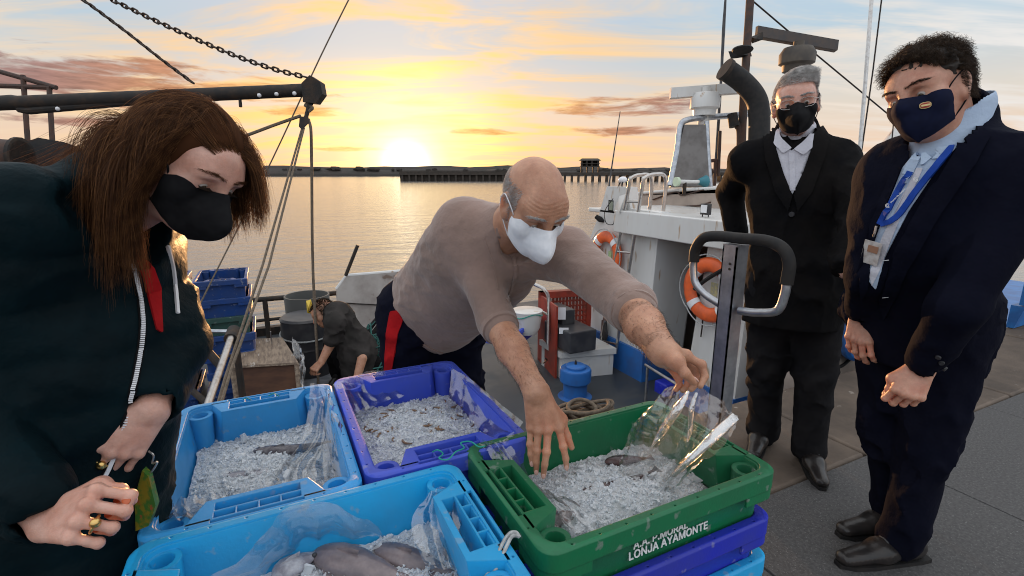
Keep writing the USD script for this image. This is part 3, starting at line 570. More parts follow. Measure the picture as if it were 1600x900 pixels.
def aft(poly_px, th, x=X0):                       # a panel in the plane x, from outline corners in the plane
    pts = [onx(*p, x)[1:] for p in poly_px]
    return extrude(pts, th, V(x + th / 2, 0, 0), V(0, 1, 0), V(0, 0, 1))
ztop, zbot = .98, .80
# aft face of the deckhouse: wing with ladder, opening, near pillar, fascia
B('wing_wall', extrude([(4.42, DECK + .3), (3.50, DECK + .3), (3.42, .80), (3.40, .99), (3.80, 1.0), (3.86, 1.20), (4.18, 1.20), (4.30, .9), (4.50, .55)], .12, V(X0 + .06, 0, 0), V(0, 1, 0), V(0, 0, 1)), white_paint, False)
B('wing_base', bx(V(X0 - .03, 3.47, DECK), V(X0 + .35, 4.46, DECK + .32)), blue_paint)
B('door_jamb', hull([V(X0 - .002, 3.52, DECK + .31), V(X0 - .002, 3.42, .8), V(X0 + .45, 3.44, DECK + .31), V(X0 + .45, 3.36, .8), V(X0, 3.40, .8), V(X0, 3.46, DECK + .31)]), white_paint, False)
B('pillar', hull([V(X0, 2.45, DECK), V(X0, 2.97, DECK), V(X0, 2.42, .8), V(X0, 2.83, .8), V(X0 + .3, 2.45, DECK), V(X0 + .3, 2.97, DECK), V(X0 + .3, 2.42, .8), V(X0 + .3, 2.83, .8)]), white_paint, False)
B('pillar_base', bx(V(X0 - .02, 2.44, DECK), V(X0 + .32, 2.99, DECK + .28)), blue_paint)
B('fascia', rbox(V(X0 - .10, 2.16, .775), V(X0 + .12, 3.92, .985), .012), white_paint)
B('roof', rbox(V(X0 + .0, 2.13, .93), V(4.3, 4.5, .972), .012), white_paint)
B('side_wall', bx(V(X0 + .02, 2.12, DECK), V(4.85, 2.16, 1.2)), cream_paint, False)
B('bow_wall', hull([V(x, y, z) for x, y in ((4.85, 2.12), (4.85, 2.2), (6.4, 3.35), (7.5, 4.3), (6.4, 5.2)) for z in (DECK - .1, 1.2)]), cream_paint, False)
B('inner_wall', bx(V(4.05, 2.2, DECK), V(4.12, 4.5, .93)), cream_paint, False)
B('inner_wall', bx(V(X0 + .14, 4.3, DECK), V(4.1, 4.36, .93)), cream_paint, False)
B('inner_rail', tube([V(4.0, 2.5, .02), V(4.0, 4.2, .02)], .018, 8), dark_steel)
# wheelhouse front block, its rounded aft wall and white roof
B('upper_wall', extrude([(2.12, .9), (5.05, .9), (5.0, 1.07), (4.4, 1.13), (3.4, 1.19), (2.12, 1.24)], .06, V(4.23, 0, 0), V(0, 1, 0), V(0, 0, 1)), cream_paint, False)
B('foredeck_roof', hull([V(4.2, 2.1, 1.225), V(4.2, 5.0, 1.06), V(4.9, 2.1, 1.25), V(6.5, 3.3, 1.27), V(6.5, 5.2, 1.26), V(4.2, 2.1, 1.25), V(4.2, 3.4, 1.205), V(7.6, 4.2, 1.3), V(7.6, 4.6, 1.27)]), white_paint, False)
B('cap_rail', tube([V(4.2, 5.0, 1.085), V(4.2, 4.4, 1.14), V(4.2, 3.4, 1.205), V(4.2, 2.12, 1.255)], .018, 10), white_paint)
for pts in ([onx(1020, 312, 4.19), onx(1055, 300, 4.19), onx(1066, 305, 4.19), onx(1100, 296, 4.19)], [onx(1050, 326, 4.19), onx(1075, 322, 4.19), onx(1092, 321, 4.19), onx(1110, 316, 4.19)]):
    B('scuffed_pipe', tube(bez(pts, 6), .008, 6), rust_steel)
B('window_rim', bx(onx(950, 330, X0 - .004), onx(960, 313, X0 + .01)), black_rubber); B('port_window', bx(onx(951.5, 328, X0 - .008), onx(958.5, 315, X0)), pm('dim_glass', (.22, .25, .2), .15))
# sealed door outline on the near side, seen between the two men
S = lambda px, py, o=0: ony(px, py, 2.12 - o)
B('door_seal', tube(bez([S(1318, 395, .01), S(1338, 402, .01), S(1347, 440, .01), S(1346, 500, .01), S(1336, 548, .01), S(1318, 570, .01), S(1298, 577, .01)], 8), .012, 8), black_rubber)
B('side_scuttle', lathe([(0, 0), (.085, 0), (.1, .012), (.1, -.012), (.085, -.005)], S(1333, 536, .012), 24, (0, -1, 0)), black_rubber)
B('tyre_fender', tube([S(1344, 520, .06) + V(math.cos(a) * .17, 0, math.sin(a) * .17) for a in np.linspace(0, 2 * np.pi, 24, endpoint=False)], .05, 10, True), blue_paint)
B('side_stripe', bx(S(1340, 398, .006), S(1375, 372, -.01)), blue_paint)
# ladder on the wing
def P(px, py, x): return onx(px, py, x)
def ladder():
    t = Thing('boat_ladder', 'stainless ladder with hooped top fixed to the white wing of the boat', 'ladder', P(940, 520, X0 - .06)); xa = X0 - .07
    lo1, hi1, lo2, hi2 = P(936, 545, xa), P(982, 295, xa), P(962, 552, xa), P(1003, 295, xa)
    for lo, hi in ((lo1, hi1), (lo2, hi2)):
        e = V(.22, -.05, 0)
        t.part('rail', tube(bez([lo, lo * .5 + hi * .5, hi, hi + V(.02, 0, .09), hi + e * .5 + V(0, 0, .125), hi + e + V(0, 0, .09), hi + e + V(0, 0, -.22)], 8), .017, 10), stainless)
    for k in range(7):
        a = .06 + k * .145; t.part('rung', cyl(lo1 * (1 - a) + hi1 * a, lo2 * (1 - a) + hi2 * a, .012, 8), stainless)
ladder()
def ring(name, label, c, axis_x, R, r):
    t = Thing(name, label, 'lifebuoy', c, 'lifebuoys on the boat'); cy, cz = V(0, 1, 0), V(0, 0, 1)
    n = 40; pts = [c + (cy * math.cos(a) + cz * math.sin(a)) * R for a in np.linspace(0, 2 * np.pi, n, endpoint=False)]
    m = tube(pts, r, 14, True); m.vertices = (m.vertices - c) * V(.62, 1, 1) + c; t.part('ring', m, orange_plastic, 60)
    for k in range(4):
        a0 = math.pi / 4 + k * math.pi / 2; p = [c + (cy * math.cos(a) + cz * math.sin(a)) * R for a in np.linspace(a0 - .13, a0 + .13, 6)]
        m = tube(p, r * 1.05, 14); m.vertices = (m.vertices - c) * V(.66, 1, 1) + c; t.part('silver_band', m, tape_silver, 60)
        a1 = a0 + math.pi / 2; rp = [c + V(-.03, 0, 0) + (cy * math.cos(a) + cz * math.sin(a)) * (R + r * (1.05 + .35 * math.sin((a - a0) * 2))) for a in np.linspace(a0, a1, 12)]
        t.part('grab_line', tube(rp, .005, 6), cord_white)
    return t
rf = ring('lifebuoy', 'orange lifebuoy beside the ladder on the far wing of the boat', P(947, 398, X0 - .05), 0, .185, .055)
rn = ring('lifebuoy', 'orange lifebuoy with black strap on the near white pillar, behind the trolley handle', P(1108, 453, X0 - .05), 0, .20, .058)
sticker = pm('sticker_yellow', (.55, .5, .25), .5, (.35, .36, .3), 40); sticker_green = pm('sticker_green', (.45, .6, .3), .5, (.2, .4, .2), 50)
rn.part('sticker', bx(P(1109, 465, X0 - .004), P(1124, 443, X0 + .01)), sticker); rn.part('strap', tube(bez([P(1085, 452, X0 - .09), P(1105, 436, X0 - .08), P(1132, 420, X0 - .1)], 6), .016, 8), black_rubber)
rn.part('bracket', tube([P(1098, 500, X0 - .03), P(1097, 512, X0 - .03), P(1095, 526, X0 - .02)], .006, 6), dark_steel)
rf.part('sticker', bx(P(950, 409, X0 - .004), P(957, 393, X0 + .01)), sticker_green)
# things on the roof
fl = Thing('floodlight', 'small square floodlight with white lens on the boat roof edge', 'floodlight', P(1103, 340, X0 + .05))
c = P(1103, 327, X0 + .05); fl.part('housing', box(c, (.04, .075, .085)), black_plastic); fl.part('lens', box(c + V(-.022, 0, .004), (.006, .06, .062)), pm('lens_white', (.75, .76, .78), .2)); fl.part('foot', tube([c + V(0, -.03, -.04), c + V(0, -.03, -.08), c + V(0, .03, -.08), c + V(0, .03, -.04)], .005, 6), black_plastic)
bag = Thing('fender_bag', 'white padded cover hanging beside the ladder top', 'cover', P(965, 340, X0 - .03))
bag.part('cover', hull([P(962, 350, X0 - .05), P(960, 325, X0 - .06), P(968, 306, X0 - .02), P(978, 303, X0 - .02), P(979, 330, X0 - .02), P(972, 352, X0 - .02), P(968, 330, X0 - .12)]), white_paint, 60)
bag.part('lanyard', tube(bez([P(958, 310, X0 - .03), P(945, 330, X0 - .05), P(947, 348, X0 - .06), P(957, 351, X0 - .06), P(960, 344, X0 - .05)], 6), .004, 6), black_rubber)
lamp = Thing('deck_lamp', 'small round lamp in a wire cage above the ladder', 'lamp', P(974, 300, X0 + .1))
lamp.part('cap', trimesh.creation.icosphere(2, .045).apply_scale([1, 1, .7]).apply_translation(P(973, 281, X0 + .1)), tape_silver)
for k in range(5):
    a = k * 1.256; c = P(974, 291, X0 + .1); lamp.part('cage_wire', tube(bez([c + V(.03 * math.cos(a), .03 * math.sin(a), .04), c + V(.045 * math.cos(a), .045 * math.sin(a), 0), c + V(.03 * math.cos(a), .03 * math.sin(a), -.06)], 4), .006, 6), black_rubber)
lamp.part('stalk', cyl(P(974, 297, X0 + .1), P(972, 310, X0 + .1), .014, 8), dark_steel)
hk = Thing('black_nozzle', 'black nozzle sticking out from the far wing of the boat', 'nozzle', P(935, 341, X0)); hk.part('nozzle', tube([P(944, 346, X0), P(938, 343, X0 - .02), P(931, 338, X0 - .05)], [.012, .03, .022], 10), black_rubber)
sp = Thing('air_horn', 'white air horn lying on the roof at the foot of the grey arch', 'horn', at(1075, 285, 5.4))
a, b = at(1058, 284, 5.3), at(1094, 284, 5.4); d = (b - a) / np.linalg.norm(b - a)
sp.part('tube', tube([a, a + d * .04, a + d * .2, b], [.05, .022, .018, .02], 12), white_paint, 60); sp.part('bell', tube([b - d * .02, b + d * .03, b + d * .07], [.03, .05, .07], 14), pm('teal_paint', (.03, .16, .2), .4)); sp.part('mouth', tube([a - d * .02, a + d * .01], .05, 14), pm('pale_green', (.5, .6, .45), .4)); sp.part('foot', cyl(a + d * .1, a + d * .1 + V(0, 0, -.14), .02, 8), dark_steel)
DA = 5.6
ar = Thing('mast_arch', 'grey panelled arch of pipes carrying the white radar', 'arch', at(1080, 290, DA))
pl = [at(1068, 196, DA), at(1101, 196, DA), at(1107, 292, DA), at(1047, 292, DA)]; n_ = np.cross(pl[1] - pl[0], pl[3] - pl[0]); n_ /= np.linalg.norm(n_)
ar.part('panel', hull([p + n_ * s_ for p in pl for s_ in (-.03, .03)]), pm('arch_panel', (.16, .15, .145), .5, (.1, .09, .085), 6, bump=.2), False)
ar.part('pipe', tube(bez([at(1047, 290, DA), at(1058, 235, DA), at(1063, 198, DA), at(1075, 187, DA), at(1110, 183, DA + .1), at(1150, 180, DA + .2), at(1215, 174, DA + .35)], 8), .034, 12), galvanised)
ar.part('pipe', tube([at(1104, 190, DA), at(1106, 240, DA), at(1110, 292, DA)], .028, 10), galvanised)
ar.part('hanging_pipe', tube(bez([at(1146, 186, DA + .1), at(1152, 196, DA + .1), at(1156, 212, DA + .1), at(1154, 290, DA + .1)], 6), .036, 12), rust_steel); ar.part('clamp', tube([at(1144, 178, DA + .08), at(1147, 198, DA + .08)], .055, 12), dark_steel)
def radar(name, label, base, h, bl, br, mat, mb_, r):
    t = Thing(name, label, 'radar', base); top = base + V(0, 0, h)
    t.part('pedestal', lathe([(0, 0), (r * .75, 0), (r * .8, h * .25), (r, h * .32), (r * 1.02, h * .7), (r * .8, h * .95), (r * .3, h), (r * .3, h * 1.2), (0, h * 1.2)], base, 24), mat, 40)
    t.part('scanner_bar', hull([p + V(0, 0, dz) + q for p in (bl, br) for dz in (-.055, .055) for q in (V(.05, .05, 0) if abs(dz) < 0 else V(.0, .0, 0), V(.07, .05, 0), V(-.02, -.05, 0))]), mb_, 30)
    t.part('stem', cyl(base + V(0, 0, -.1), base + V(0, 0, .02), r * .4, 12), mat); return t
radar('radar', 'white radar with long bar on the grey pipe arch', at(1100, 181, DA + .1), .26, at(1046, 146, DA + .1), at(1166, 137, DA + .1), white_paint, white_paint, .16)
dullgrey = pm('dull_grey', (.05, .042, .036), .6, (.08, .065, .05), 7); darkbar = pm('dark_bar', (.055, .05, .05), .6, (.08, .06, .05), 9)
rd2 = radar('radar', 'dark grey radar with tilted bar above the grey haired man', at(1243, 112, 5.8), .27, at(1180, 50, 5.8), at(1305, 72, 5.9), dullgrey, darkbar, .19)
rd2.part('mount', cyl(at(1243, 112, 5.8), at(1243, 290, 5.8), .06, 10), dark_steel)
ms = Thing('boat_mast', 'rusty steel mast rising behind the black exhaust', 'mast', at(1158, 290, 5.7)); ms.part('pole', tube([at(1156, 290, 5.7), at(1162, 150, 5.7), at(1176, -60, 5.7)], .045, 12), rust_steel)
ms.part('bracket', hull([at(1138, 80, 5.68), at(1172, 78, 5.68), at(1175, 88, 5.68), at(1142, 92, 5.68), at(1155, 84, 5.6)]), black_rubber, 40); ms.part('bracket', hull([at(1172, 58, 5.72), at(1192, 50, 5.75), at(1192, 62, 5.75), at(1175, 68, 5.72), at(1180, 60, 5.65)]), dark_steel, 40)
ex = Thing('exhaust_pipe', 'thick black bent exhaust pipe with open mouth beside the mast', 'exhaust', at(1186, 290, 5.4))
e = bez([at(1186, 330, 5.4), at(1186, 230, 5.4), at(1186, 178, 5.4), at(1180, 152, 5.4), at(1160, 128, 5.4), at(1133, 108, 5.35)], 8)
ex.part('pipe', tube(e, .108, 20), black_rubber, 50); d = e[-1] - e[-4]; d /= np.linalg.norm(d)
ex.part('mouth_rim', tube([e[-1] - d * .03, e[-1] + d * .012], .117, 20), dark_steel)
ex.part('flap', lathe([(0, 0), (.10, .0), (.11, .015), (.1, .03), (0, .035)], at(1160, 80, 5.4), 18, (.1, .1, 1)), black_rubber)
def wire(name, label, pts, r, mat=dark_steel, cat_='wire'): return single(name, tube(pts, r, 6), mat, label, cat_)
wire('whip_antenna', 'thin whip antenna leaning at the far wing of the boat', [at(949, 312, 5.1), at(953, 280, 5.1), at(969, 174, 5.1)], [.012, .008, .004], black_plastic, 'antenna')
wire('whip_antenna', 'tall dark whip antenna left of the mast', [at(1117, 285, 6), at(1127, 120, 6), at(1131, 40, 6), at(1136, -40, 6)], [.02, .016, .02, .008], black_plastic, 'antenna')
wire('stay_wire', 'dark stay wire slanting down right from the mast head past the radar', [at(1178, 3, 5.7), at(1245, 60, 6), at(1392, 182, 6.6)], .009)
wire('stay_wire', 'thick bright stay pole leaning between the two standing men', [at(1364, -30, 6), at(1352, 130, 6), at(1342, 250, 6)], .024, stainless)
wire('stay_wire', 'thin stay wire right of the leaning pole', [at(1381, -30, 6.2), at(1364, 110, 6.2), at(1345, 245, 6.2)], .010)
wire('stay_wire', 'thin halyard in front of the white dome mast', [at(1400, 150, 7), at(1394, 215, 7), at(1386, 278, 7)], .009)
st = Thing('rail_stand', 'rusty little rail frame right of the grey arch', 'rail', at(1115, 290, 5.9))
for pts in ([(1107, 252), (1120, 250)], [(1118, 250), (1116, 290)], [(1110, 268), (1118, 268)], [(1125, 205), (1122, 275)]): st.part('bar', tube([at(*p, 5.9) for p in pts], .02, 8), rust_steel)
nl = Thing('navigation_lamp', 'green navigation lamp on a post between the two men', 'lamp', at(1350, 285, 5))
nl.part('lens', lathe([(0, 0), (.05, 0), (.055, .02), (.055, .09), (.06, .1), (.05, .13), (0, .13)], at(1351, 271, 5), 18), pm('green_lens', (.02, .09, .06), .2)); nl.part('post', cyl(at(1351, 271, 5), at(1350, 292, 5), .02, 8), dark_steel)
dm = Thing('satellite_dome', 'white satellite dome on a brown pole beyond the right man\'s chin', 'dome', at(1397, 285, 8))
dm.part('dome', lathe([(0, 0), (.2, .0), (.24, .05), (.2, .14), (.1, .32), (.04, .38), (0, .38)], at(1402, 232, 8), 22), white_paint, 50); dm.part('pole', cyl(at(1402, 232, 8), at(1394, 300, 8), .05, 10), pm('ochre_pole', (.28, .12, .04), .6))
vt = Thing('mushroom_vent', 'small white mushroom vent on the far foredeck', 'vent', at(1376, 280, 9)); vt.part('stem', cyl(at(1376, 282, 9), at(1377, 268, 9), .05, 10), cream_paint); vt.part('head', lathe([(0, 0), (.14, 0), (.15, .06), (.1, .1), (0, .1)], at(1377, 271, 9), 18), cream_paint)
# ------------------------------------------------------------------ on the working deck
ht = Thing('deck_hatch', 'white box hatch with overhanging lid on the deck', 'hatch', (2.45, 3.75, DECK))
hL, hF, hR = onz(846, 573, DECK), onz(877, 596, DECK), onz(957, 588, DECK); hB = hL + hR - hF
def prism(q, z0, z1, grow=0):
    c = sum(q) / 4; q = [c + (p - c) * (1 + grow) for p in q]; return hull([V(p[0], p[1], z) for p in q for z in (z0, z1)])
hq = [hL, hF, hR, hB]; ht.part('box', prism(hq, DECK, DECK + .24), white_paint, False); ht.part('lid', prism(hq, DECK + .24, DECK + .30, .07), white_paint, False)
ht.part('latch', tube(bez([onz(853, 558, DECK + .25) + V(-.02, -.02, 0), onz(856, 561, DECK + .19) + V(-.02, -.02, 0), onz(850, 566, DECK + .17) + V(-.02, -.02, 0)], 4), .006, 6), dark_steel)
vc = onz(898, 622, DECK)
vn = Thing('deck_vent', 'blue round ventilator with spindle on the grey deck', 'ventilator', vc)
vn.part('flange', lathe([(0, 0), (.17, 0), (.175, .015), (.13, .03), (0, .03)], vc, 28), blue_paint, 40); vn.part('neck', lathe([(.108, .02), (.108, .2), (.112, .2)], vc, 28), blue_paint, 40)
vn.part('hood', lathe([(.10, .165), (.135, .17), (.14, .18), (.14, .275), (.132, .29), (0, .295)], vc, 32), blue_paint, 40); vn.part('lid', lathe([(0, .29), (.088, .29), (.09, .31), (.08, .32), (0, .325)], vc, 28), blue_paint, 40); vn.part('spindle', lathe([(.012, .32), (.010, .34), (.004, .365), (0, .365)], vc, 8), dark_steel)
rp = Thing('rope_coil', 'coil of brown rope on the quay edge behind the green crate', 'rope', onz(915, 660, .02)); c = onz(915, 668, .05)
th = np.linspace(0, 11 * 2 * np.pi, 380); gg = np.random.default_rng(4)
rp.part('rope', tube(np.stack([c[0] + (.10 + .05 * np.sin(th * .37)) * np.cos(th) * 1.25, c[1] + .03 + (.08 + .03 * np.sin(th * .29)) * np.sin(th), .03 + .012 * th / 6.28 + .008 * np.sin(th * 1.7)], 1), .010, 8), rope_look, 60)
DR = 5.3
cr = Thing('mesh_pallet', 'orange red plastic mesh box standing on the deck behind the hatch', 'mesh box', at(880, 530, DR))
q0, q1 = at(842, 532, DR), at(920, 526, DR + .15); q0[2] = q1[2] = DECK; ux = q1 - q0; W_ = np.linalg.norm(ux); ux /= W_; uz = V(0, 0, 1); un = np.cross(ux, uz); HH = .78
def slab_on(a0, a1, z0, z1, d0=-.02, d1=.02): return hull([q0 + ux * a + uz * z + un * d for a in (a0, a1) for z in (z0, z1) for d in (d0, d1)])
cr.part('frame', [slab_on(0, W_, 0, .05, -.04, .04), slab_on(0, W_, HH - .07, HH, -.04, .04), slab_on(0, .05, 0, HH, -.04, .04), slab_on(W_ - .05, W_, 0, HH, -.04, .04), slab_on(0, W_, HH * .47, HH * .53, -.03, .03)], red_plastic, False)
for k in range(1, 13): a = .04 + (W_ - .08) * k / 13; cr.part('upright_bar', slab_on(a - .008, a + .008, .04, HH - .05), red_plastic, False)
for k in range(1, 12): z = .04 + (HH - .1) * k / 12; cr.part('cross_bar', slab_on(.04, W_ - .04, z - .008, z + .008, -.016, .016), red_plastic, False)
cr.part('side_panel', hull([q0 + un * d + uz * z + ux * e for d in (.03, .5) for z in (0, HH * .96) for e in (0, .02)]), red_plastic, False)
ra = Thing('tubular_rail', 'bent stainless rail beside the orange mesh box', 'rail', at(850, 540, 4.9)); ra.part('top_tube', tube(bez([at(835, 444, 4.95), at(850, 452, 4.9), at(857, 466, 4.9), at(857, 500, 4.9), at(856, 538, 4.9)], 8), .018, 10), stainless); ra.part('mid_tube', tube([at(838, 482, 4.95), at(856, 492, 4.9)], .014, 8), stainless)
tb = Thing('black_case', 'upright black case with white label before the mesh box', 'case', at(878, 505, 5.0)); tb.part('case', rbox(at(890, 502, 5.0) - V(.0, .1, 0), at(862, 478, 5.0) + V(0, .1, 0), .012), black_plastic); tb.part('label_sheet', box((at(876, 490, 4.82)), (.10, .004, .12), -.45), tape_silver)
tb2 = Thing('black_case', 'long black case with pale sticker lying at the mesh box foot', 'case', at(885, 520, 5.0)); tb2.part('case', rbox(at(918, 532, 4.9) - V(.0, .15, .05), at(862, 506, 4.9) + V(0, .15, 0), .015), black_plastic); tb2.part('label_sheet', box((at(881, 517, 4.72)), (.09, .004, .06), -.45), tape_silver)
bk = Thing('white_bucket', 'white round tub with green lines beside the mesh box', 'tub', at(823, 520, 4.9)); c = at(823, 520, 4.9); bk.part('tub', lathe([(0, 0), (.10, 0), (.13, .06), (.15, .22), (.155, .23), (.145, .235), (0, .24)], c, 26), white_paint, 40)
bk.part('cord', tube([c + V(.15 * math.cos(a), .15 * math.sin(a), .2 + .02 * math.sin(3 * a)) for a in np.linspace(0, 6.28, 30)], .005, 6, True), teal_cord)
copy_of(crateB, at(800, 512, 5.0) - V(0, 0, .1), 40, 'blue crate behind the fisherman\'s elbow, beside the white tub')
px_ = Thing('hose_reel', 'blue fitting with thin silver rail at the foot of the near pillar', 'fitting', onz(1040, 605, DECK)); c = onz(1043, 600, DECK + .1); px_.part('block', rbox(c - V(.09, .08, .1), c + V(.09, .08, .03), .02), navy_plastic); px_.part('rail', tube([onz(1008, 570, -.3), onz(1060, 602, -.3)], .012, 8), stainless); px_.part('post', cyl(onz(1012, 572, -.3), onz(1012, 572, -.3) * V(1, 1, 0) + V(0, 0, DECK), .012, 8), stainless)
lw = Thing('hung_glove', 'dark cloth hanging by the ladder foot', 'cloth', P(944, 520, X0 - .03)); lw.part('cloth', hull([P(940, 500, X0 - .03), P(948, 500, X0 - .03), P(950, 525, X0 - .06), P(945, 538, X0 - .04), P(938, 528, X0 - .05), P(944, 515, X0 - .12)]), pm('dark_cloth', (.05, .045, .045), .9), 50)
# far rail with posts, white raised panel, pole, net
rl = Thing('deck_rail', 'grey steel railing along the far side of the deck', 'railing', (0, 6.5, DECK))
rl.part('top_rail', tube([V(-2.6, 6.5, -.12), V(-.3, 6.5, -.135), V(.72, 6.5, -.15)], .03, 10), dark_steel); rl.part('mid_rail', tube([V(-2.6, 6.5, -.38), V(.72, 6.5, -.4)], .02, 8), dark_steel)
for x in (-1.9, -1.0, -.12, .38, .72): rl.part('post', cyl(V(x, 6.5, DECK), V(x + .0, 6.5, -.14), .03, 10), dark_steel)
fp = Thing('stern_panel', 'white steel panel with cut corner standing at the far side behind the fisherman', 'panel', ony(580, 470, 6.35))
pp = [ony(*p, 6.3) for p in ((526, 452), (541, 431), (650, 422), (650, 560), (526, 560))]
fp.part('plate', hull([p + V(0, s_, 0) for p in pp for s_ in (-.025, .025)]), pm('stained_white', (.50, .47, .44), .5, (.26, .22, .20), 2.2, .45, .72, bump=.2, spots=(5, .66, (.2, .15, .12))), False)
fp.part('lip', tube([pp[0], pp[1], pp[2]], .025, 8), white_paint); fp.part('seam', tube([ony(527, 473, 6.26), ony(640, 479, 6.26)], .008, 6), dark_steel)
wire('boat_hook', 'dark pole leaning up above the white stern panel', [ony(540, 431, 6.2), ony(559, 383, 6.2)], .022, dark_steel, 'pole')
for i, (lab, pts) in enumerate((('uppermost dark hose slanting across the white stern panel', [(563, 545), (580, 510), (610, 480), (645, 462)]), ('middle dark hose slanting across the white stern panel', [(568, 550), (590, 512), (615, 492), (648, 478)]), ('lowest dark hose looping below the white stern panel', [(575, 552), (600, 520), (625, 505), (650, 500)]))):
    single('hose', tube(bez([at(*p, 5.6) for p in pts], 6), .03, 8), black_rubber, lab, 'hose')
nt = Thing('fishing_net', 'heap of green fishing net beside the crouching man', 'net', at(590, 590, 5.0), kind='stuff'); gg = np.random.default_rng(8); st_ = []
for k in range(120):
    c = at(588 + gg.normal(0, 12), 560 + gg.normal(0, 14), 4.9 + gg.normal(0, .12)); st_.append(tube(bez([c + gg.normal(0, .1, 3) for _ in range(4)], 5), .006, 4))
nt.part('strands', st_, pm('net_green', (.02, .12, .10), .8, (.01, .06, .06), 30), 60)
# barrels, deck mat, wooden box, crate piles, near rail
br = onz(486, 585, DECK); bl = Thing('barrel', 'black plastic barrel with rope round it behind the crouching man', 'barrel', br)
bl.part('drum', lathe([(0, 0), (.22, 0), (.24, .03), (.235, .3), (.245, .32), (.235, .34), (.23, .58), (.24, .6), (.22, .62), (0, .62)], br, 26), black_plastic, 40); bl.part('rope', tube([br + V(.245 * math.cos(a), .245 * math.sin(a), .45 + .03 * math.sin(a)) for a in np.linspace(0, 6.28, 30, endpoint=False)], .008, 6, True), cord_white)
b2 = Thing('barrel', 'open grey barrel standing at the rail behind the black one', 'barrel', br + V(.06, .55, 0)); b2.part('drum', lathe([(0, 0), (.22, 0), (.23, .7), (.215, .7), (.2, .1), (0, .1)], br + V(.06, .55, 0), 24), pm('grey_tub', (.09, .09, .085), .5), 40)
hm = Thing('deck_mat', 'pale grey mat on the deck beside the barrel', 'mat', onz(505, 600, DECK)); hm.part('mat', hull([onz(*p, DECK + z) for p in ((470, 578), (545, 572), (550, 625), (465, 630)) for z in (.03, .045)]), pm('mat_grey', (.22, .23, .25), .6, (.12, .13, .15), 12), False)
wb = Thing('wooden_box', 'brown wooden chest with weathered plywood lid on the deck', 'chest', onz(410, 610, DECK)); zt = -.17
wq = [onz(*p, zt) for p in ((360, 572), (466, 566), (441, 527), (372, 531))]
wb.part('lid', prism(wq, zt - .02, zt, .0), plywood, False)
c = sum(wq) / 4; side = [c + (p - c) * .95 for p in wq]
for k in range(4):
    a, b = side[k], side[(k + 1) % 4]; n_ = np.cross(b - a, V(0, 0, 1)); n_ /= np.linalg.norm(n_)
    wb.part('side_board', hull([V(p[0], p[1], z) + n_ * s_ for p in (a, b) for z in (DECK + .02, zt - .022) for s_ in (0, -.015)]), brown_board, False)
    wb.part('corner_post', cyl(V(a[0], a[1], DECK + .02), V(a[0], a[1], zt - .022), .022, 6), plywood)
wb.part('lid_hook', tube([onz(425, 538, zt), onz(425, 538, zt) + V(0, 0, .12)], .006, 6), stainless)
film('plastic_bag', 'crumpled clear plastic bag hanging at the right side of the chest', [[at(455, 525, 4.3), at(468, 540, 4.2), at(472, 560, 4.2)], [at(458, 545, 4.25), at(470, 560, 4.15), at(475, 580, 4.15)], [at(462, 570, 4.2), at(468, 590, 4.1), at(472, 612, 4.1)]], .02, 71, 10, 14, 'plastic bag')
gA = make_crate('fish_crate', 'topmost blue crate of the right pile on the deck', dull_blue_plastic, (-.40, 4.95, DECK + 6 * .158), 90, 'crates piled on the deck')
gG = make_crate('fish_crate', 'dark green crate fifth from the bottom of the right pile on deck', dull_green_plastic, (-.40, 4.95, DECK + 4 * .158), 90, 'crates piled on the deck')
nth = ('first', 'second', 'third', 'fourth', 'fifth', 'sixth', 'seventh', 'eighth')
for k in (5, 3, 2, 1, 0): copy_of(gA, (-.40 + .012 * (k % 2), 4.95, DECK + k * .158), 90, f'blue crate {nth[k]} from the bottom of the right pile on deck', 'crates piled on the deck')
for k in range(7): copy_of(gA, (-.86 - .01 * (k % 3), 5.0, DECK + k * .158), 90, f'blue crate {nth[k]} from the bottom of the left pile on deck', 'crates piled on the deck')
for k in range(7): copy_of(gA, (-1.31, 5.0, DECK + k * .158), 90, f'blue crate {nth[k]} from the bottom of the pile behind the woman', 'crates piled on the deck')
nr = Thing('near_rail', 'grey pipe frame with slanting braces in front of the blue crate piles', 'railing', at(320, 600, 3.4))
nr.part('rail', tube([at(255, 516, 3.4), at(365, 518, 3.4)], .014, 8), galvanised); nr.part('brace', tube([at(272, 490, 3.4), at(345, 572, 3.4)], .028, 10), dark_steel); nr.part('brace', tube([at(255, 572, 3.5), at(335, 640, 3.4)], .022, 10), dark_steel)
nr.part('low_rail', tube([at(240, 560, 3.5), at(365, 556, 3.5)], .012, 8), dark_steel)
for p in ((366, 518), (262, 516)): a = at(*p, 3.42); nr.part('post', cyl(a, a * V(1, 1, 0) + V(0, 0, DECK), .022, 8), dark_steel)
pr = Thing('steel_arm', 'shiny steel arm with dark collar slanting down to the quay beside the chest', 'arm', at(345, 580, 2.7))
pr.part('tube', tube([at(362, 524, 3.2), at(325, 632, 2.6), at(305, 690, 2.3)], .020, 14), stainless, 60); pr.part('collar', tube([at(360, 530, 3.18), at(366, 516, 3.28)], .04, 14), dark_steel)
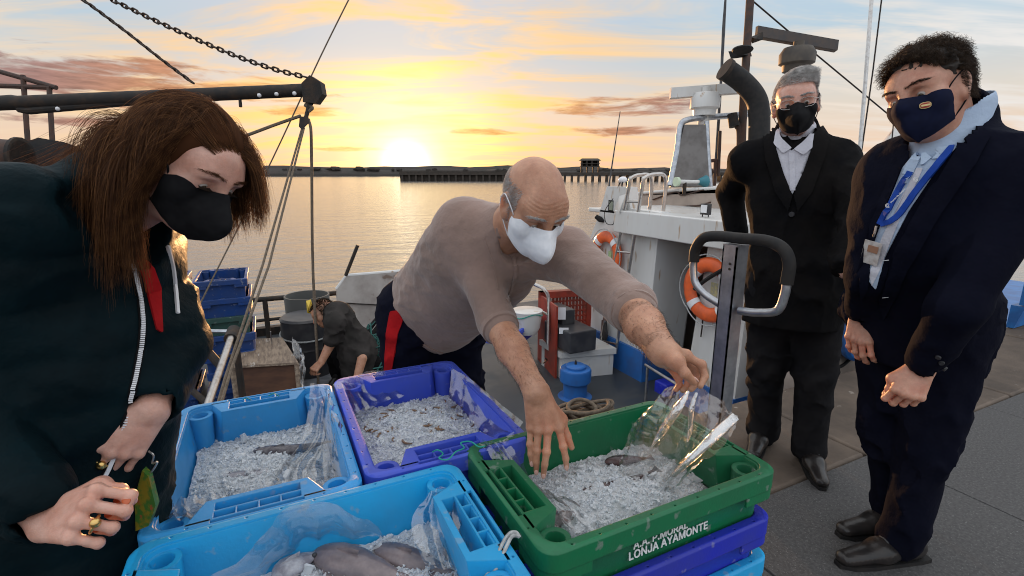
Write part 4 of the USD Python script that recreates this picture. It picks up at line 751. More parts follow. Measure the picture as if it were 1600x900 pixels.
# ------------------------------------------------------------------ boom, chains, block, ropes
DB = 4.0
bm = Thing('derrick_boom', 'long dark steel boom reaching in from the left above the woman', 'boom', at(240, 150, DB))
tip = at(495, 140, DB); root = at(-160, 170, DB)
bm.part('spar', tube([root, at(20, 160, DB), at(30, 161, DB), tip], [.058, .058, .056, .05], 16), dark_steel); bm.part('under_bar', tube([at(30, 170, DB), at(45, 173, DB), at(310, 150, DB)], .03, 10), dark_steel)
bm.part('head', hull([tip + RT * a + V(0, 0, b) + FW * c for a, b, c in ((-.10, -.10, -.05), (-.10, .04, -.05), (-.03, .10, -.05), (.05, .05, -.05), (.06, -.04, -.05), (0, -.11, -.05), (-.10, -.10, .05), (-.10, .04, .05), (-.03, .10, .05), (.05, .05, .05), (.06, -.04, .05), (0, -.11, .05))]), dark_steel, False)
for p in ((90, 170), (405, 149), (432, 147), (460, 146)): bm.part('bolt', trimesh.creation.icosphere(1, .016).apply_translation(at(*p, DB - .06)), tape_silver)
bm.part('peg', cyl(at(375, 155, DB), at(376, 167, DB), .012, 8), dark_steel)
gm = Thing('derrick_post', 'dark steel post that carries the boom', 'post', root * V(1, 1, 0) + V(0, 0, DECK)); gm.part('post', cyl(root * V(1, 1, 0) + V(0, 0, DECK), root * V(1, 1, 0) + V(0, 0, 4.6), .09, 14), dark_steel)
def link(c, d, up_, L_, R_, r):
    side = np.cross(d, up_); side /= np.linalg.norm(side)
    pts = [c + d * (L_ * math.copysign(1, math.cos(a)) * .5 + R_ * math.cos(a)) + side * R_ * math.sin(a) for a in np.linspace(0, 2 * np.pi, 12, endpoint=False)]
    return tube(pts, r, 5, True)
def chain(label, pts, pitch, grp=None):
    p = np.array(pts); seg = np.linalg.norm(np.diff(p, axis=0), axis=1); s_ = np.concatenate([[0], np.cumsum(seg)]); t = Thing('chain', label, 'chain', p[-1])
    for k in range(int(s_[-1] / pitch)):
        u = (k + .5) * pitch; c = np.array([np.interp(u, s_, p[:, i]) for i in range(3)]); d = np.array([np.interp(u + .01, s_, p[:, i]) for i in range(3)]) - np.array([np.interp(u - .01, s_, p[:, i]) for i in range(3)]); d /= np.linalg.norm(d)
        upv = np.cross(d, V(.3, .8, .1) if k % 2 else V(-.6, .2, .7)); t.part('link', link(c, d, upv, pitch * .62, pitch * .32, pitch * .15), chain_look, 60)
chain('dark chain hanging from above left to the middle of the boom', bez([at(95, -22, DB), at(130, 0, DB), at(195, 48, DB), at(255, 95, DB), at(305, 132, DB)], 8), .047)
chain('dark chain running from above left to the boom head', bez([at(140, -15, DB), at(175, 0, DB), at(255, 38, DB), at(355, 82, DB), at(425, 107, DB), at(484, 122, DB)], 8), .047)
bk_ = Thing('pulley_block', 'dark pulley block hanging on a shackle under the boom head', 'pulley', at(475, 190, DB))
bk_.part('cheek', hull([at(468, 182, DB - .02), at(482, 182, DB - .02), at(483, 192, DB - .02), at(472, 203, DB - .02), at(467, 198, DB - .02), at(468, 182, DB + .04), at(482, 184, DB + .04), at(472, 203, DB + .04), at(467, 198, DB + .04)]), dark_steel, 30)
bk_.part('hook', tube(bez([at(486, 150, DB), at(484, 160, DB), at(481, 172, DB), at(478, 184, DB)], 5), .016, 8), dark_steel); bk_.part('shackle', tube([at(484 + 5 * math.cos(a), 158 + 8 * math.sin(a), DB) for a in np.linspace(0, 6.28, 14, endpoint=False)], .010, 6, True), dark_steel); bk_.part('tangle', tube(bez([at(478, 153, DB), at(484, 160, DB), at(477, 165, DB), at(488, 168, DB), at(482, 174, DB)], 5), .014, 6), rope_look)
R_ = lambda label, pts, r=.011: single('rope', tube(pts, r, 7), rope_look, label, 'rope')
R_('rope hanging straight down from the pulley to the crouching man', bez([at(482, 186, DB), at(486, 205, DB), at(487, 260, 4.1), at(489, 420, 4.3), at(496, 560, 4.4), at(498, 640, 4.4)], 5), .012)
R_('left one of two ropes slanting from the pulley to the quay', [at(472, 200, DB), at(410, 415, 3.3), at(352, 590, 2.6), at(338, 640, 2.4)], .008)
R_('right one of two ropes slanting from the pulley to the quay', [at(475, 200, DB), at(420, 415, 3.3), at(362, 575, 2.6), at(345, 632, 2.4)], .008)
R_('rope from the pulley running left behind the woman', bez([at(470, 181, DB), at(430, 195, DB), at(390, 210, DB), at(250, 262, DB)], 5), .013)
R_('thin line crossing the sky from above down to the blue crates', bez([at(552, -15, 4.3), at(500, 90, 4.3), at(425, 250, 4.3), at(345, 410, 4.0), at(250, 600, 3.6)], 5), .006)
# gear at the far left: rusty frame and drum
fr = Thing('rusty_gantry', 'rusty steel frame behind the boom at the left', 'gantry', at(45, 240, 6))
for nm, pts in (('post', [(36, 118), (46, 260)]), ('post', [(77, 138), (84, 260)]), ('beam', [(-60, 96), (0, 112), (88, 137)]), ('beam', [(-60, 132), (0, 134), (80, 137)]), ('post', [(-14, 200), (2, 262)])): fr.part(nm, tube([at(*p, 6) for p in pts], .028, 8), rust_steel)
for p in ((46, 255), (84, 255)): a = at(*p, 6); fr.part('foot', cyl(a, a * V(1, 1, 0) + V(0, 0, DECK), .03, 8), rust_steel)
wd = Thing('net_drum', 'rusty winch drum at the far left', 'winch', at(10, 245, 5)); a, b = at(-60, 240, 5), at(35, 246, 5.1); wd.part('drum', cyl(a, b, .17, 22), rust_steel); wd.part('flange', cyl(b - (b - a) * .06, b, .2, 22), dark_steel); wd.part('stand', hull([a + V(0, 0, -.1), b + V(0, 0, -.1), a * V(1, 1, 0) + V(0, 0, DECK), b * V(1, 1, 0) + V(0, 0, DECK), a + V(.1, .1, -.1)]), dark_steel, False)
tp = Thing('covered_gear', 'dark tarpaulin covered gear behind the woman\'s shoulder', 'cover', at(90, 240, 5.5)); tp.part('cover', hull([at(*p, d) for p in ((38, 222), (60, 215), (100, 222), (130, 232), (130, 262), (36, 262)) for d in (5.4, 5.9)]), black_rubber, 40); tp.part('stand', hull([at(50, 255, 5.6) * V(1, 1, 0) + V(0, 0, z) for z in (DECK, 1.3)] + [at(120, 255, 5.7) * V(1, 1, 0) + V(0, 0, z) for z in (DECK, 1.3)] + [at(90, 255, 5.3) * V(1, 1, 0) + V(0, 0, 0)]), dark_steel, False)
# blue boat beyond the right man
b3 = Thing('blue_boat', 'blue planked boat at the quay beyond the right hand man', 'boat', (9, 3.2, ZW)); sky_blue = pm('boat_blue', (.02, .16, .45), .4, (.02, .10, .3), 5, bump=.2)
for k in range(6):
    z0 = -.62 + k * .21; y0 = 2.0 - .05 * k; b3.part('plank', hull([V(x, y0 + o + .02 * (x - 7), z) for x in (5.75, 12) for o, z in ((0, z0), (.05, z0), (-.045, z0 + .2), (.05, z0 + .2))]), sky_blue, False)
b3.part('gunwale', rbox(V(5.7, 1.66, .64), V(12, 1.84, .70), .02), sky_blue)
for x in (5.9, 6.6, 7.3, 8.2): b3.part('rib', hull([V(x, 1.95, -.6), V(x + .07, 1.95, -.6), V(x + .45, 1.62, .64), V(x + .52, 1.62, .64), V(x + .07, 2.1, -.6), V(x + .52, 1.8, .64)]), sky_blue, False)
b3.part('stern', bx(V(5.72, 1.95, ZW - .3), V(12, 4.6, -.55)), sky_blue, False); b3.part('rail_post', tube([V(6.2, 1.75, .65), V(6.35, 1.75, 1.15)], .04, 8), rust_steel)
# ------------------------------------------------------------------ bodies: smooth blends of tapered limbs, meshed by surface nets
class Sdf:
    def __init__(s, disp=None): s.p = []; s.disp = disp
    def add(s, fn, lo, hi, op='u', k=.02): s.p.append((fn, np.asarray(lo, float), np.asarray(hi, float), op, k)); return s
    def seg(s, a, b, ra, rb, k=.02, n=None, f=1.0, op='u'):
        a, b = np.asarray(a, float), np.asarray(b, float); ba = b - a; L2 = ba @ ba + 1e-12
        if n is not None: n = np.asarray(n, float) / np.linalg.norm(n)
        def fn(P):
            w = P - a; t = np.clip((w @ ba) / L2, 0, 1); w = w - t[..., None] * ba
            if n is not None: w = w + (w @ n)[..., None] * n * (1 / f - 1)
            return np.sqrt((w * w).sum(-1)) - (ra + (rb - ra) * t)
        m = max(ra, rb) + .03 + k; return s.add(fn, np.minimum(a, b) - m, np.maximum(a, b) + m, op, k)
    def ell(s, c, ax, rad, k=.02, op='u'):
        c, ax, rad = np.asarray(c, float), np.asarray(ax, float), np.asarray(rad, float); m_ = rad.min()
        def fn(P): return (np.sqrt((((P - c) @ ax.T / rad) ** 2).sum(-1)) - 1) * m_
        m = rad.max() + .03 + k; return s.add(fn, c - m, c + m, op, k)
    @staticmethod
    def blend(d, e, op, k):
        if op == 'u': h = np.maximum(k - np.abs(d - e), 0) / k; return np.minimum(d, e) - h * h * k * .25
        e = -e; h = np.maximum(k - np.abs(d - e), 0) / k; return np.maximum(d, e) + h * h * k * .25
    def __call__(s, P):
        d = np.full(P.shape[:-1], 1.0)
        for fn, lo, hi, op, k in s.p: d = s.blend(d, fn(P), op, k)
        return d + (s.disp(P) if s.disp else 0)
    def mesh(s, h, clip=None):
        lo = np.min([p[1] for p in s.p if p[3] == 'u'], 0); hi = np.max([p[2] for p in s.p if p[3] == 'u'], 0)
        ax = [np.arange(lo[i], hi[i] + h, h) for i in range(3)]; D = np.full([len(a) for a in ax], 1.0)
        for fn, l, u, op, k in s.p:
            sl = tuple(slice(max(0, np.searchsorted(a, l[i]) - 1), np.searchsorted(a, u[i]) + 1) for i, a in enumerate(ax))
            P = np.stack(np.meshgrid(*[a[q] for a, q in zip(ax, sl)], indexing='ij'), -1)
            if P.size: D[sl] = s.blend(D[sl], fn(P), op, k)
        if s.disp:
            near = np.abs(D) < .05; idx = np.nonzero(near); D[idx] += s.disp(np.stack([ax[i][idx[i]] for i in range(3)], -1))
        if clip is not None:
            for nrm, off in clip: D = np.maximum(D, (ax[0] * nrm[0])[:, None, None] + (ax[1] * nrm[1])[None, :, None] + (ax[2] * nrm[2])[None, None, :] - off)
        return nets(D, lo, h)
    def normal(s, P, e=.002):
        g = np.stack([s(P + V(*(e * (i == j) for j in range(3)))) - s(P - V(*(e * (i == j) for j in range(3)))) for i in range(3)], -1)
        return g / (np.linalg.norm(g, axis=-1, keepdims=True) + 1e-12)
    def hit(s, px, d0=.3, d1=3.5):
        r = np.array([ray(*p) for p in px]); t = np.full(len(r), d0); done = np.zeros(len(r), bool)
        for _ in range(110):
            d = s(EYE + r * t[:, None]); done |= d < .0006; t = np.where(done, t, t + np.maximum(d, .0004) * .6); t = np.minimum(t, d1)
        P = EYE + r * t[:, None]; return P, s.normal(P), done
def nets(D, lo, h):
    S = D < 0; n = D.shape
    c = np.zeros((n[0] - 1, n[1] - 1, n[2] - 1), int); corner = [(i, j, k) for i in (0, 1) for j in (0, 1) for k in (0, 1)]
    sub = lambda A, o: A[o[0]:n[0] - 1 + o[0], o[1]:n[1] - 1 + o[1], o[2]:n[2] - 1 + o[2]]
    for o in corner: c += sub(S, o)
    act = (c > 0) & (c < 8); I = np.stack(np.nonzero(act), 1); idx = np.full(act.shape, -1); idx[act] = np.arange(len(I))
    acc, cnt = np.zeros((len(I), 3)), np.zeros(len(I))
    for a in corner:
        for q in range(3):
            if a[q]: continue
            b = list(a); b[q] = 1; da, db = D[tuple((I + a).T)], D[tuple((I + b).T)]; m = (da < 0) != (db < 0); t = da / np.where(m, da - db, 1)
            p = np.tile(np.array(a, float), (len(I), 1)); p[:, q] += t; acc[m] += p[m]; cnt[m] += 1
    v = lo + h * (I + acc / np.maximum(cnt, 1)[:, None]); f = []
    for q in range(3):
        r, u = (q + 1) % 3, (q + 2) % 3; sl0, sl1 = [slice(None)] * 3, [slice(None)] * 3; sl0[q], sl1[q] = slice(0, -1), slice(1, None)
        x = S[tuple(sl0)] != S[tuple(sl1)]; E = np.stack(np.nonzero(x), 1); ok = (E[:, r] > 0) & (E[:, u] > 0) & (E[:, r] < n[r] - 1) & (E[:, u] < n[u] - 1); E = E[ok]; ins = S[tuple(E.T)]
        quad = []
        for dr_, du_ in ((0, 0), (-1, 0), (-1, -1), (0, -1)): e = E.copy(); e[:, r] += dr_; e[:, u] += du_; quad.append(idx[tuple(e.T)])
        quad = np.stack(quad, 1); quad[~ins] = quad[~ins][:, ::-1]; f += [quad[:, [0, 1, 2]], quad[:, [0, 2, 3]]]
    return trimesh.Trimesh(v, np.vstack(f), process=False)
class Frame:
    """head or hand frame: x to its own right, y forward, z up; s scales"""
    def __init__(s, c, f, u, sc=1.0):
        s.c = np.asarray(c, float); f = np.asarray(f, float) / np.linalg.norm(f); r = np.cross(f, u); r /= np.linalg.norm(r); s.M = np.stack([r, f, np.cross(r, f)]); s.s = sc
    def __call__(s, *p): return s.c + (np.array(p, float) * s.s) @ s.M
    def arr(s, P): return s.c + (np.asarray(P, float) * s.s) @ s.M
    def inv(s, P): return (np.asarray(P) - s.c) @ s.M.T / s.s
    def dir(s, *p): return np.array(p, float) @ s.M
camv = lambda r, toward, u: RT * r - look * toward + up * u       # direction given as right, towards the camera, up in the picture
def bone(prev, px, py, L, near=True):
    r = ray(px, py); w = EYE - prev; a, b, c = r @ r, 2 * r @ w, w @ w - L * L; q = b * b - 4 * a * c
    q = math.sqrt(max(q, 0)); return EYE + r * ((-b - q) / (2 * a) if near else (-b + q) / (2 * a))
def folds(amp, sc, seed, k=(1, 1, 1)):
    k = np.array(k, float) * sc
    def d(P):
        n = meshkit.fbm(P * k + 31.7, 3, seed); m = meshkit.noise(P * k * .45 + 11.1, seed + 9)
        r = np.clip(1 - np.abs(2 * n - 1) * 1.6, 0, 1) ** 3; return amp * (.35 - 2.6 * r * np.clip(m * 1.5 - .32, 0, 1))
    return d
def head(F, o):
    wr = o.get('wrinkle', 0)
    def lines(P):
        L = F.inv(P); x, y, z = L[..., 0], L[..., 1], L[..., 2]; w = np.clip((y - .045) * 40, 0, 1) * np.clip(1 - ((z - .052) / .026) ** 2, 0, 1); c = np.clip(1 - ((np.abs(x) - .055) / .016) ** 2, 0, 1) * np.clip(1 - (z / .03) ** 2, 0, 1) * np.clip((y - .03) * 40, 0, 1)
        return wr * (w * np.sin((z + .004 * np.sin(x * 60)) * 700) + .8 * c * np.sin((z - .25 * np.abs(x)) * 900)) + .0012 * (meshkit.noise(L * 45, 77) - .5)
    """skin of a head; o: options"""
    s, R = F.s, F.M; S = Sdf(lines); E = lambda c, r, k=.02, op='u', ax=R: S.ell(F(*c), ax, np.array(r) * s, k * s, op)
    jw = o.get('jaw', 1.0)
    E((0, -.018, .035), (.076, .096, .084)); E((0, .018, -.03), (.064 * jw, .070, .082), .03); E((0, .045, -.075), (.045 * jw, .042, .038), .03); E((0, .066, -.098), (.022, .018, .016), .025)
    E((0, .060, .035), (.058, .032, .040), .03)
    S.seg(F(-.034, .080, .021), F(.034, .080, .021), .0125 * s, .0125 * s, .022 * s)
    for x in (-1, 1):
        E((x * .046, .052, -.028), (.022, .024, .022), .025)
        E((x * .0325, .0935, .000), (.0175, .014, .0125), .014, 's')
        E((x * .0325, .0735, .000), (.0148, .0135, .0142), .006)
        sl = o.get('slit', .004); E((x * .0325, .0885, -.0035), (.0115, .010, sl), .003, 's')
        ax = np.stack([F.dir(.97, .25 * x, .0), F.dir(-.25 * x, .97, .2), F.dir(0, -.2, .98)])
        E((x * .080, -.008, -.002), (.009, .019, .034), .008, 'u', ax); E((x * .0855, -.003, .004), (.006, .010, .020), .006, 's', ax); E((x * .079, -.002, -.030), (.007, .010, .011), .008)
    S.seg(F(0, .090, .012), F(0, .112, -.034), .0085 * s, .0125 * s, .016 * s)
    for x in (-1, 1): S.seg(F(x * .010, .100, -.036), F(x * .012, .095, -.036), .010 * s, .009 * s, .010 * s)
    S.seg(F(-.02, .088, -.066), F(.02, .088, -.066), .008 * s, .008 * s, .014 * s)
    return S
def eyes(T_, F, gaze=(0, 1, -.35), iris=(.06, .035, .02)):
    for x in (-1, 1):
        e = T_.part('eye', trimesh.creation.icosphere(2, .0128 * F.s).apply_translation(F(x * .0325, .0735, 0)), eye_white)
        g = np.array(gaze, float) / np.linalg.norm(gaze); T_.part('iris', lathe([(0, .0022), (.004, .0018), (.0058, 0), (.0058, -.003)], F(*(V(x * .0325, .0735, 0) + g * .0118)), 14, F.dir(*g)), iris_dark, under=e)
def brow_hairs(T_, F, mat, n=260, seed=1, thick=1.0, S=None):
    g = np.random.default_rng(seed); st = []
    for x in (-1, 1):
        t = g.random(n // 2); p = np.stack([x * (.011 + .043 * t), np.full(n // 2, .128), .0235 + .007 * np.sin(t * 2.4)], 1) + g.normal(0, .0018, (n // 2, 3))
        for _ in range(26): p[:, 1] -= S(F.arr(p)) / F.s * .8
        p[:, 1] += .0006; d = np.stack([x * (.6 + .4 * t), .05 - .45 * t, .35 * (1 - 1.4 * t)], 1) * .010
        st += list(F.arr(np.stack([p, p + d * .5 + V(0, .0018, 0), p + d + V(0, .0008, 0)], 1).reshape(-1, 3)).reshape(-1, 3, 3))
    T_hair(T_, 'eyebrows', st, .0006 * thick, mat)
def T_hair(T_, name, strands, w, mat, taper=True):
    c = curves(numbered(T_.path, name), [s_ - T_.loc for s_ in strands], [np.linspace(w, w * (.35 if taper else 1), len(s_)) for s_ in strands], mat); return c
def scalp(F, S, n, keep, seed):
    """random roots on the skin of head sdf S where keep(local) is true"""
    g = np.random.default_rng(seed); u = g.standard_normal((n, 3)); u /= np.linalg.norm(u, axis=1, keepdims=True)
    t = np.full(n, .02); c = F(0, -.01, .03); w = u @ F.M
    for _ in range(16): t = t - S(c + w * t[:, None]) * .9
    P = c + w * t[:, None]; L = F.inv(P); m = keep(L, g); return P[m], S.normal(P[m]), L[m], g
def mask_mesh(F, S, bulge=.03, nose=.137, low=.118, chin=.108, side=(.066, .040, -.022), side2=(.058, .022, -.082), n=18, crease=.0008, seed=1):
    ridge = bez([(0, .1125, .003), (0, .1295, -.018), (0, nose, -.050), (0, low + .006, -.088), (0, chin - .018, -.122)], 6)[:25]; k = len(ridge); v = []
    u = np.linspace(-1, 1, 2 * n + 1)
    for i in range(k):
        t = i / (k - 1); sd = np.array(side) * (1 - t) + np.array(side2) * t
        for x in u:
            a = abs(x); b2 = a ** 1.45; p = V(sd[0] * x, ridge[i][1] * (1 - b2) + sd[1] * b2, ridge[i][2] * (1 - a) + sd[2] * a)
            if x == 0: p = ridge[i].copy()
            b = bulge * (a * (1 - a)) * (.35 + .65 * math.sin(math.pi * min(max(t * 1.15, 0), 1)))
            p = p + V(np.sign(x) * 1.0, .55, 0) * b; v.append(p)
    v = np.array(v); w = 2 * n + 1
    v += (meshkit.fbm(v * 90, 3, seed)[:, None] - .5) * crease * 4 * V(.4, 1, .3)
    inn = v - V(0, .003, 0); f = []
    for i in range(k - 1):
        for j in range(w - 1): a = i * w + j; f += [[a, a + w, a + w + 1], [a, a + w + 1, a + 1]]
    f = np.array(f); m = trimesh.Trimesh(np.vstack([v, inn]), np.vstack([f, f[:, ::-1] + len(v)]), process=False); W_ = F.arr(v)
    for _ in range(4):
        pen = np.maximum(.0022 - S(W_), 0); W_ = W_ + S.normal(W_) * pen[:, None]
    v = F.inv(W_); m.vertices = np.vstack([W_, F.arr(v - V(0, .0015, 0))]); return m, v, w, k
def straps(T_, F, mp, mat, r=.0016, side=(.066, .040, -.022), side2=(.058, .022, -.082)):
    for x in (-1, 1):
        q = lambda p: F(p[0] * x, p[1], p[2])
        T_.part('ear_loop', tube(bez([q(V(*side)), q((.074, .030, .002)), q((.083, .004, .022)), q((.086, -.016, .026)), q((.088, -.026, .005)), q((.082, -.018, -.03)), q((.072, .005, -.06)), q(V(*side2))], 6), r, 6), mat, 60, under=mp)
def ribbon(S, px, w, off, mat=None, n=8, thick=.002, **kw):
    q = bez([(*p, 0) for p in px], n)[:, :2]; P, N, ok = S.hit(q, **kw); P, N = P[ok], N[ok]; Tn = np.gradient(P, axis=0); Tn /= np.linalg.norm(Tn, axis=1, keepdims=True) + 1e-9; Bn = np.cross(Tn, N); w = np.broadcast_to(w, (len(q),))[ok][:, None]
    a, b = P + N * off, P - N * thick; v = np.stack([a - Bn * w / 2, a + Bn * w / 2, b + Bn * w / 2, b - Bn * w / 2], 1).reshape(-1, 3); f = []
    for i in range(len(P) - 1):
        for j in range(4): j2 = (j + 1) % 4; f += [[i * 4 + j, i * 4 + j2, i * 4 + 4 + j2], [i * 4 + j, i * 4 + 4 + j2, i * 4 + 4 + j]]
    e = 4 * (len(P) - 1); f += [[0, 2, 1], [0, 3, 2], [e, e + 1, e + 2], [e, e + 2, e + 3]]; m = trimesh.Trimesh(v, f, process=False); trimesh.repair.fix_normals(m); return m
def patch(S, poly, off, thick=.004, step=5, **kw):
    from scipy.spatial import Delaunay
    pg = sg.Polygon(poly); ring_ = np.array([pg.exterior.interpolate(t).coords[0] for t in np.arange(0, pg.length, step)]); x0, y0, x1, y1 = pg.bounds
    X, Y = np.meshgrid(np.arange(x0, x1, step), np.arange(y0, y1, step)); inner = np.array([p for p in np.stack([X.ravel(), Y.ravel()], 1) if pg.buffer(-step * .5).contains(sg.Point(p))]).reshape(-1, 2); q = np.vstack([ring_, inner])
    tri = Delaunay(q).simplices; tri = tri[[pg.buffer(.01).contains(sg.Point(q[t].mean(0))) for t in tri]]; P, N, ok = S.hit(q, **kw); tri = tri[ok[tri].all(1)]
    m = trimesh.Trimesh(P + N * off, tri, process=False); n_ = len(P); fn = np.cross(P[tri[:, 1]] - P[tri[:, 0]], P[tri[:, 2]] - P[tri[:, 0]]); flip = (fn * N[tri[:, 0]]).sum(1) < 0; tri[flip] = tri[flip][:, ::-1]
    e = np.vstack([tri[:, [0, 1]], tri[:, [1, 2]], tri[:, [2, 0]]]); es = set(map(tuple, e)); bd = [(a, b) for a, b in es if (b, a) not in es]
    f = list(tri) + [t[::-1] + n_ for t in tri] + [[a, a + n_, b] for a, b in bd] + [[b, a + n_, b + n_] for a, b in bd]
    return trimesh.Trimesh(np.vstack([P + N * off, P - N * thick]), np.array(f), process=False)
FL = ((.042, .025, .021), (.046, .029, .022), (.042, .027, .021), (.033, .021, .019))
def hand_pose(w, Fd, Dd, thumb, curls, thumb_pts, sc=1.0, spread=.0):
    """joints of a hand: w wrist, Fd finger direction, Dd back of the hand, thumb = +1/-1 side of cross(Fd, Dd)"""
    Fd = Fd / np.linalg.norm(Fd); Dd = Dd - Fd * (Dd @ Fd); Dd /= np.linalg.norm(Dd); Tn = np.cross(Fd, Dd) * thumb; J = []
    for k in range(4):
        m = w + (Fd * (.090, .092, .086, .078)[k] + Tn * (.031, .010, -.011, -.030)[k] + Dd * (.003, .006, .004, -.002)[k]) * sc; pts = [m]; a = 0; d0 = Fd + Tn * (.10, .02, -.06, -.16)[k] * (.4 + spread)
        for q in range(3):
            a += curls[k][q]; d = d0 * math.cos(a) - Dd * math.sin(a); pts.append(pts[-1] + d / np.linalg.norm(d) * FL[k][q] * sc)
        J.append(pts)
    th = [w + (Fd * a + Tn * b + Dd * c) * sc for a, b, c in thumb_pts]; return dict(w=w, F=Fd, D=Dd, T=Tn, J=J, th=th, sc=sc)
def hand_sdf(S, h, r=1.0):
    sc = h['sc'] * r; w = h['w']
    for k, pts in enumerate(h['J']):
        S.seg(w + h['T'] * (.016, .005, -.006, -.016)[k] * h['sc'], pts[0], .0165 * sc, (.0122, .0124, .0116, .0106)[k] * sc, .010)
    S.seg(w, h['th'][1], .018 * sc, .0155 * sc, .016)
    for k, pts in enumerate(h['J']):
        rr_ = np.array((.0096, .0085, .0077, .0064)) * sc * (1.0, 1.03, .98, .88)[k]
        for q in range(3): S.seg(pts[q], pts[q + 1], rr_[q], rr_[q + 1], .0038)
        S.ell(pts[1] + h['D'] * .001, np.eye(3), np.array([1, 1, 1]) * rr_[1] * 1.13, .004); S.ell(pts[0] + h['D'] * .004 * sc, np.eye(3), np.array([1, 1, 1]) * .0092 * sc, .007)
    th = h['th']; S.seg(th[0], th[1], .016 * sc, .0135 * sc, .014); S.seg(th[1], th[2], .0115 * sc, .0102 * sc, .006); S.seg(th[2], th[3], .0102 * sc, .0074 * sc, .005); return S
def nails(T_, h, mat, which=(0, 1, 2, 3, 4), r=1.0):
    for k in which:
        a, b = (h['th'][2], h['th'][3]) if k == 4 else (h['J'][k][2], h['J'][k][3]); d = (b - a) / np.linalg.norm(b - a); rad = (.0088 if k == 4 else .0076) * h['sc'] * r
        up_ = (h['T'] * .5 + h['D'] if k == 4 else np.cross(np.cross(d, h['D']) if abs(d @ h['D']) < .95 else h['T'], d)); up_ = up_ - d * (up_ @ d); up_ /= np.linalg.norm(up_); sd = np.cross(d, up_)
        m = trimesh.creation.icosphere(2, 1.0); m.apply_scale([rad * .68, rad * .95, rad * .30]); M4 = np.eye(4); M4[:3, 0], M4[:3, 1], M4[:3, 2], M4[:3, 3] = sd, d, up_, b - d * rad * .15 + up_ * rad * .80; m.apply_transform(M4); T_.part('fingernail', m, mat, 60)
def skin_mat(name, a, b, rough=.42, scale=24):
    return usdkit.material(stage, '/World/Looks/' + name, {'g': ('geometry', {}), 'n': ('noise_texture', dict(scale=float(scale), detail=5, roughness=.6)), 'r': ('map_range', dict(from_min=.36, from_max=.64, to_min=0., to_max=1., clamp=True)), 'm': ('mix_color', dict(a=a, b=b)),
        'n4': ('noise_texture', dict(scale=95., detail=4, roughness=.7)), 'r4': ('map_range', dict(from_min=.3, from_max=.7, to_min=.88, to_max=1.08, clamp=True)), 'm4': ('mix_color', dict(blend_type='multiply', fac=1.0)), 'v': ('voronoi_texture', dict(scale=420.)), 'n2': ('noise_texture', dict(scale=130., detail=5, roughness=.7)), 'ad': ('math', dict(math_type='multiply_add', value2=.35)), 'b': ('bump', dict(strength=.32, distance=.002)), 'p': ('principled_bsdf', dict(roughness=rough, subsurface_weight=.12, subsurface_radius=(.010, .004, .002), subsurface_scale=1.0))},
        [('g.position', 'n.vector'), ('n.fac', 'r.value'), ('r.result', 'm.fac'), ('g.position', 'n4.vector'), ('n4.fac', 'r4.value'), ('m.result', 'm4.a'), ('r4.result', 'm4.b'), ('m4.result', 'p.base_color'), ('g.position', 'v.vector'), ('g.position', 'n2.vector'), ('v.distance', 'ad.value1'), ('n2.fac', 'ad.value3'), ('ad.value', 'b.height'), ('b.normal', 'p.normal')], surface='p.BSDF')
def hair_mat(name, a, b, rough=.45):
    return usdkit.material(stage, '/World/Looks/' + name, {'h': ('hair_info', {}), 'g': ('geometry', {}), 'n': ('noise_texture', dict(scale=55., detail=3)), 'r': ('map_range', dict(from_min=.36, from_max=.64, to_min=0., to_max=1., clamp=True)), 'm': ('mix_color', dict(a=a, b=b)), 'p': ('principled_bsdf', dict(roughness=rough, specular_ior_level=.22)), 't': ('translucent_bsdf', {}), 'x': ('mix_closure', dict(fac=.3))},
        [('g.position', 'n.vector'), ('n.fac', 'r.value'), ('r.result', 'm.fac'), ('m.result', 'p.base_color'), ('m.result', 't.color'), ('p.BSDF', 'x.closure1'), ('t.BSDF', 'x.closure2')], surface='x.closure')
def cloth(name, a, b, rough=.85, bscale=900, bump=.35, sheen=.0, sc=9):
    return pm(name, a, rough, b, sc, .38, .64, bump=.55, bscale=34, bdist=.007, sheen_weight=sheen, sheen_roughness=.5, specular_ior_level=.05)
tan_skin, fair_skin, warm_skin = skin_mat('tan_skin', (.41, .215, .135), (.32, .15, .09)), skin_mat('fair_skin', (.52, .30, .235), (.45, .22, .16)), skin_mat('warm_skin', (.50, .27, .19), (.40, .18, .12))
eye_white, iris_dark = pm('eye_white', (.42, .38, .35), .25), pm('iris_dark', (.03, .02, .012), .12)
nail_look, nail_red = pm('nail_look', (.55, .33, .27), .3), pm('nail_red', (.42, .09, .03), .25)
mask_white, mask_black, mask_navy = pm('mask_white', (.78, .79, .82), .8, (.70, .72, .76), 40, bump=.3, bscale=700, bdist=.0008), pm('mask_black', (.005, .005, .006), .8, (.009, .009, .010), 40, bump=.3, bscale=700, bdist=.0008, specular_ior_level=.12), pm('mask_navy', (.007, .010, .032), .85, (.005, .007, .022), 30, bump=.4, bscale=900, bdist=.0008, specular_ior_level=.12)
fleece = cloth('fleece', (.27, .185, .155), (.21, .145, .12), .95, 700, .5, .3, 7); navy_cloth = cloth('navy_cloth', (.0042, .005, .012), (.006, .0065, .014)); black_cloth = cloth('black_cloth', (.006, .006, .007), (.010, .009, .009)); teal_nylon = cloth('teal_nylon', (.003, .010, .013), (.002, .006, .008), .5, 500, .25); red_cloth = cloth('red_cloth', (.40, .012, .015), (.28, .01, .012)); blue_shirt = cloth('blue_shirt', (.42, .52, .66), (.38, .47, .62), .8, 900, .2); white_shirt = cloth('white_shirt', (.62, .62, .68), (.52, .52, .58), .8, 900, .2); grey_cloth = cloth('grey_cloth', (.045, .040, .038), (.03, .028, .026))
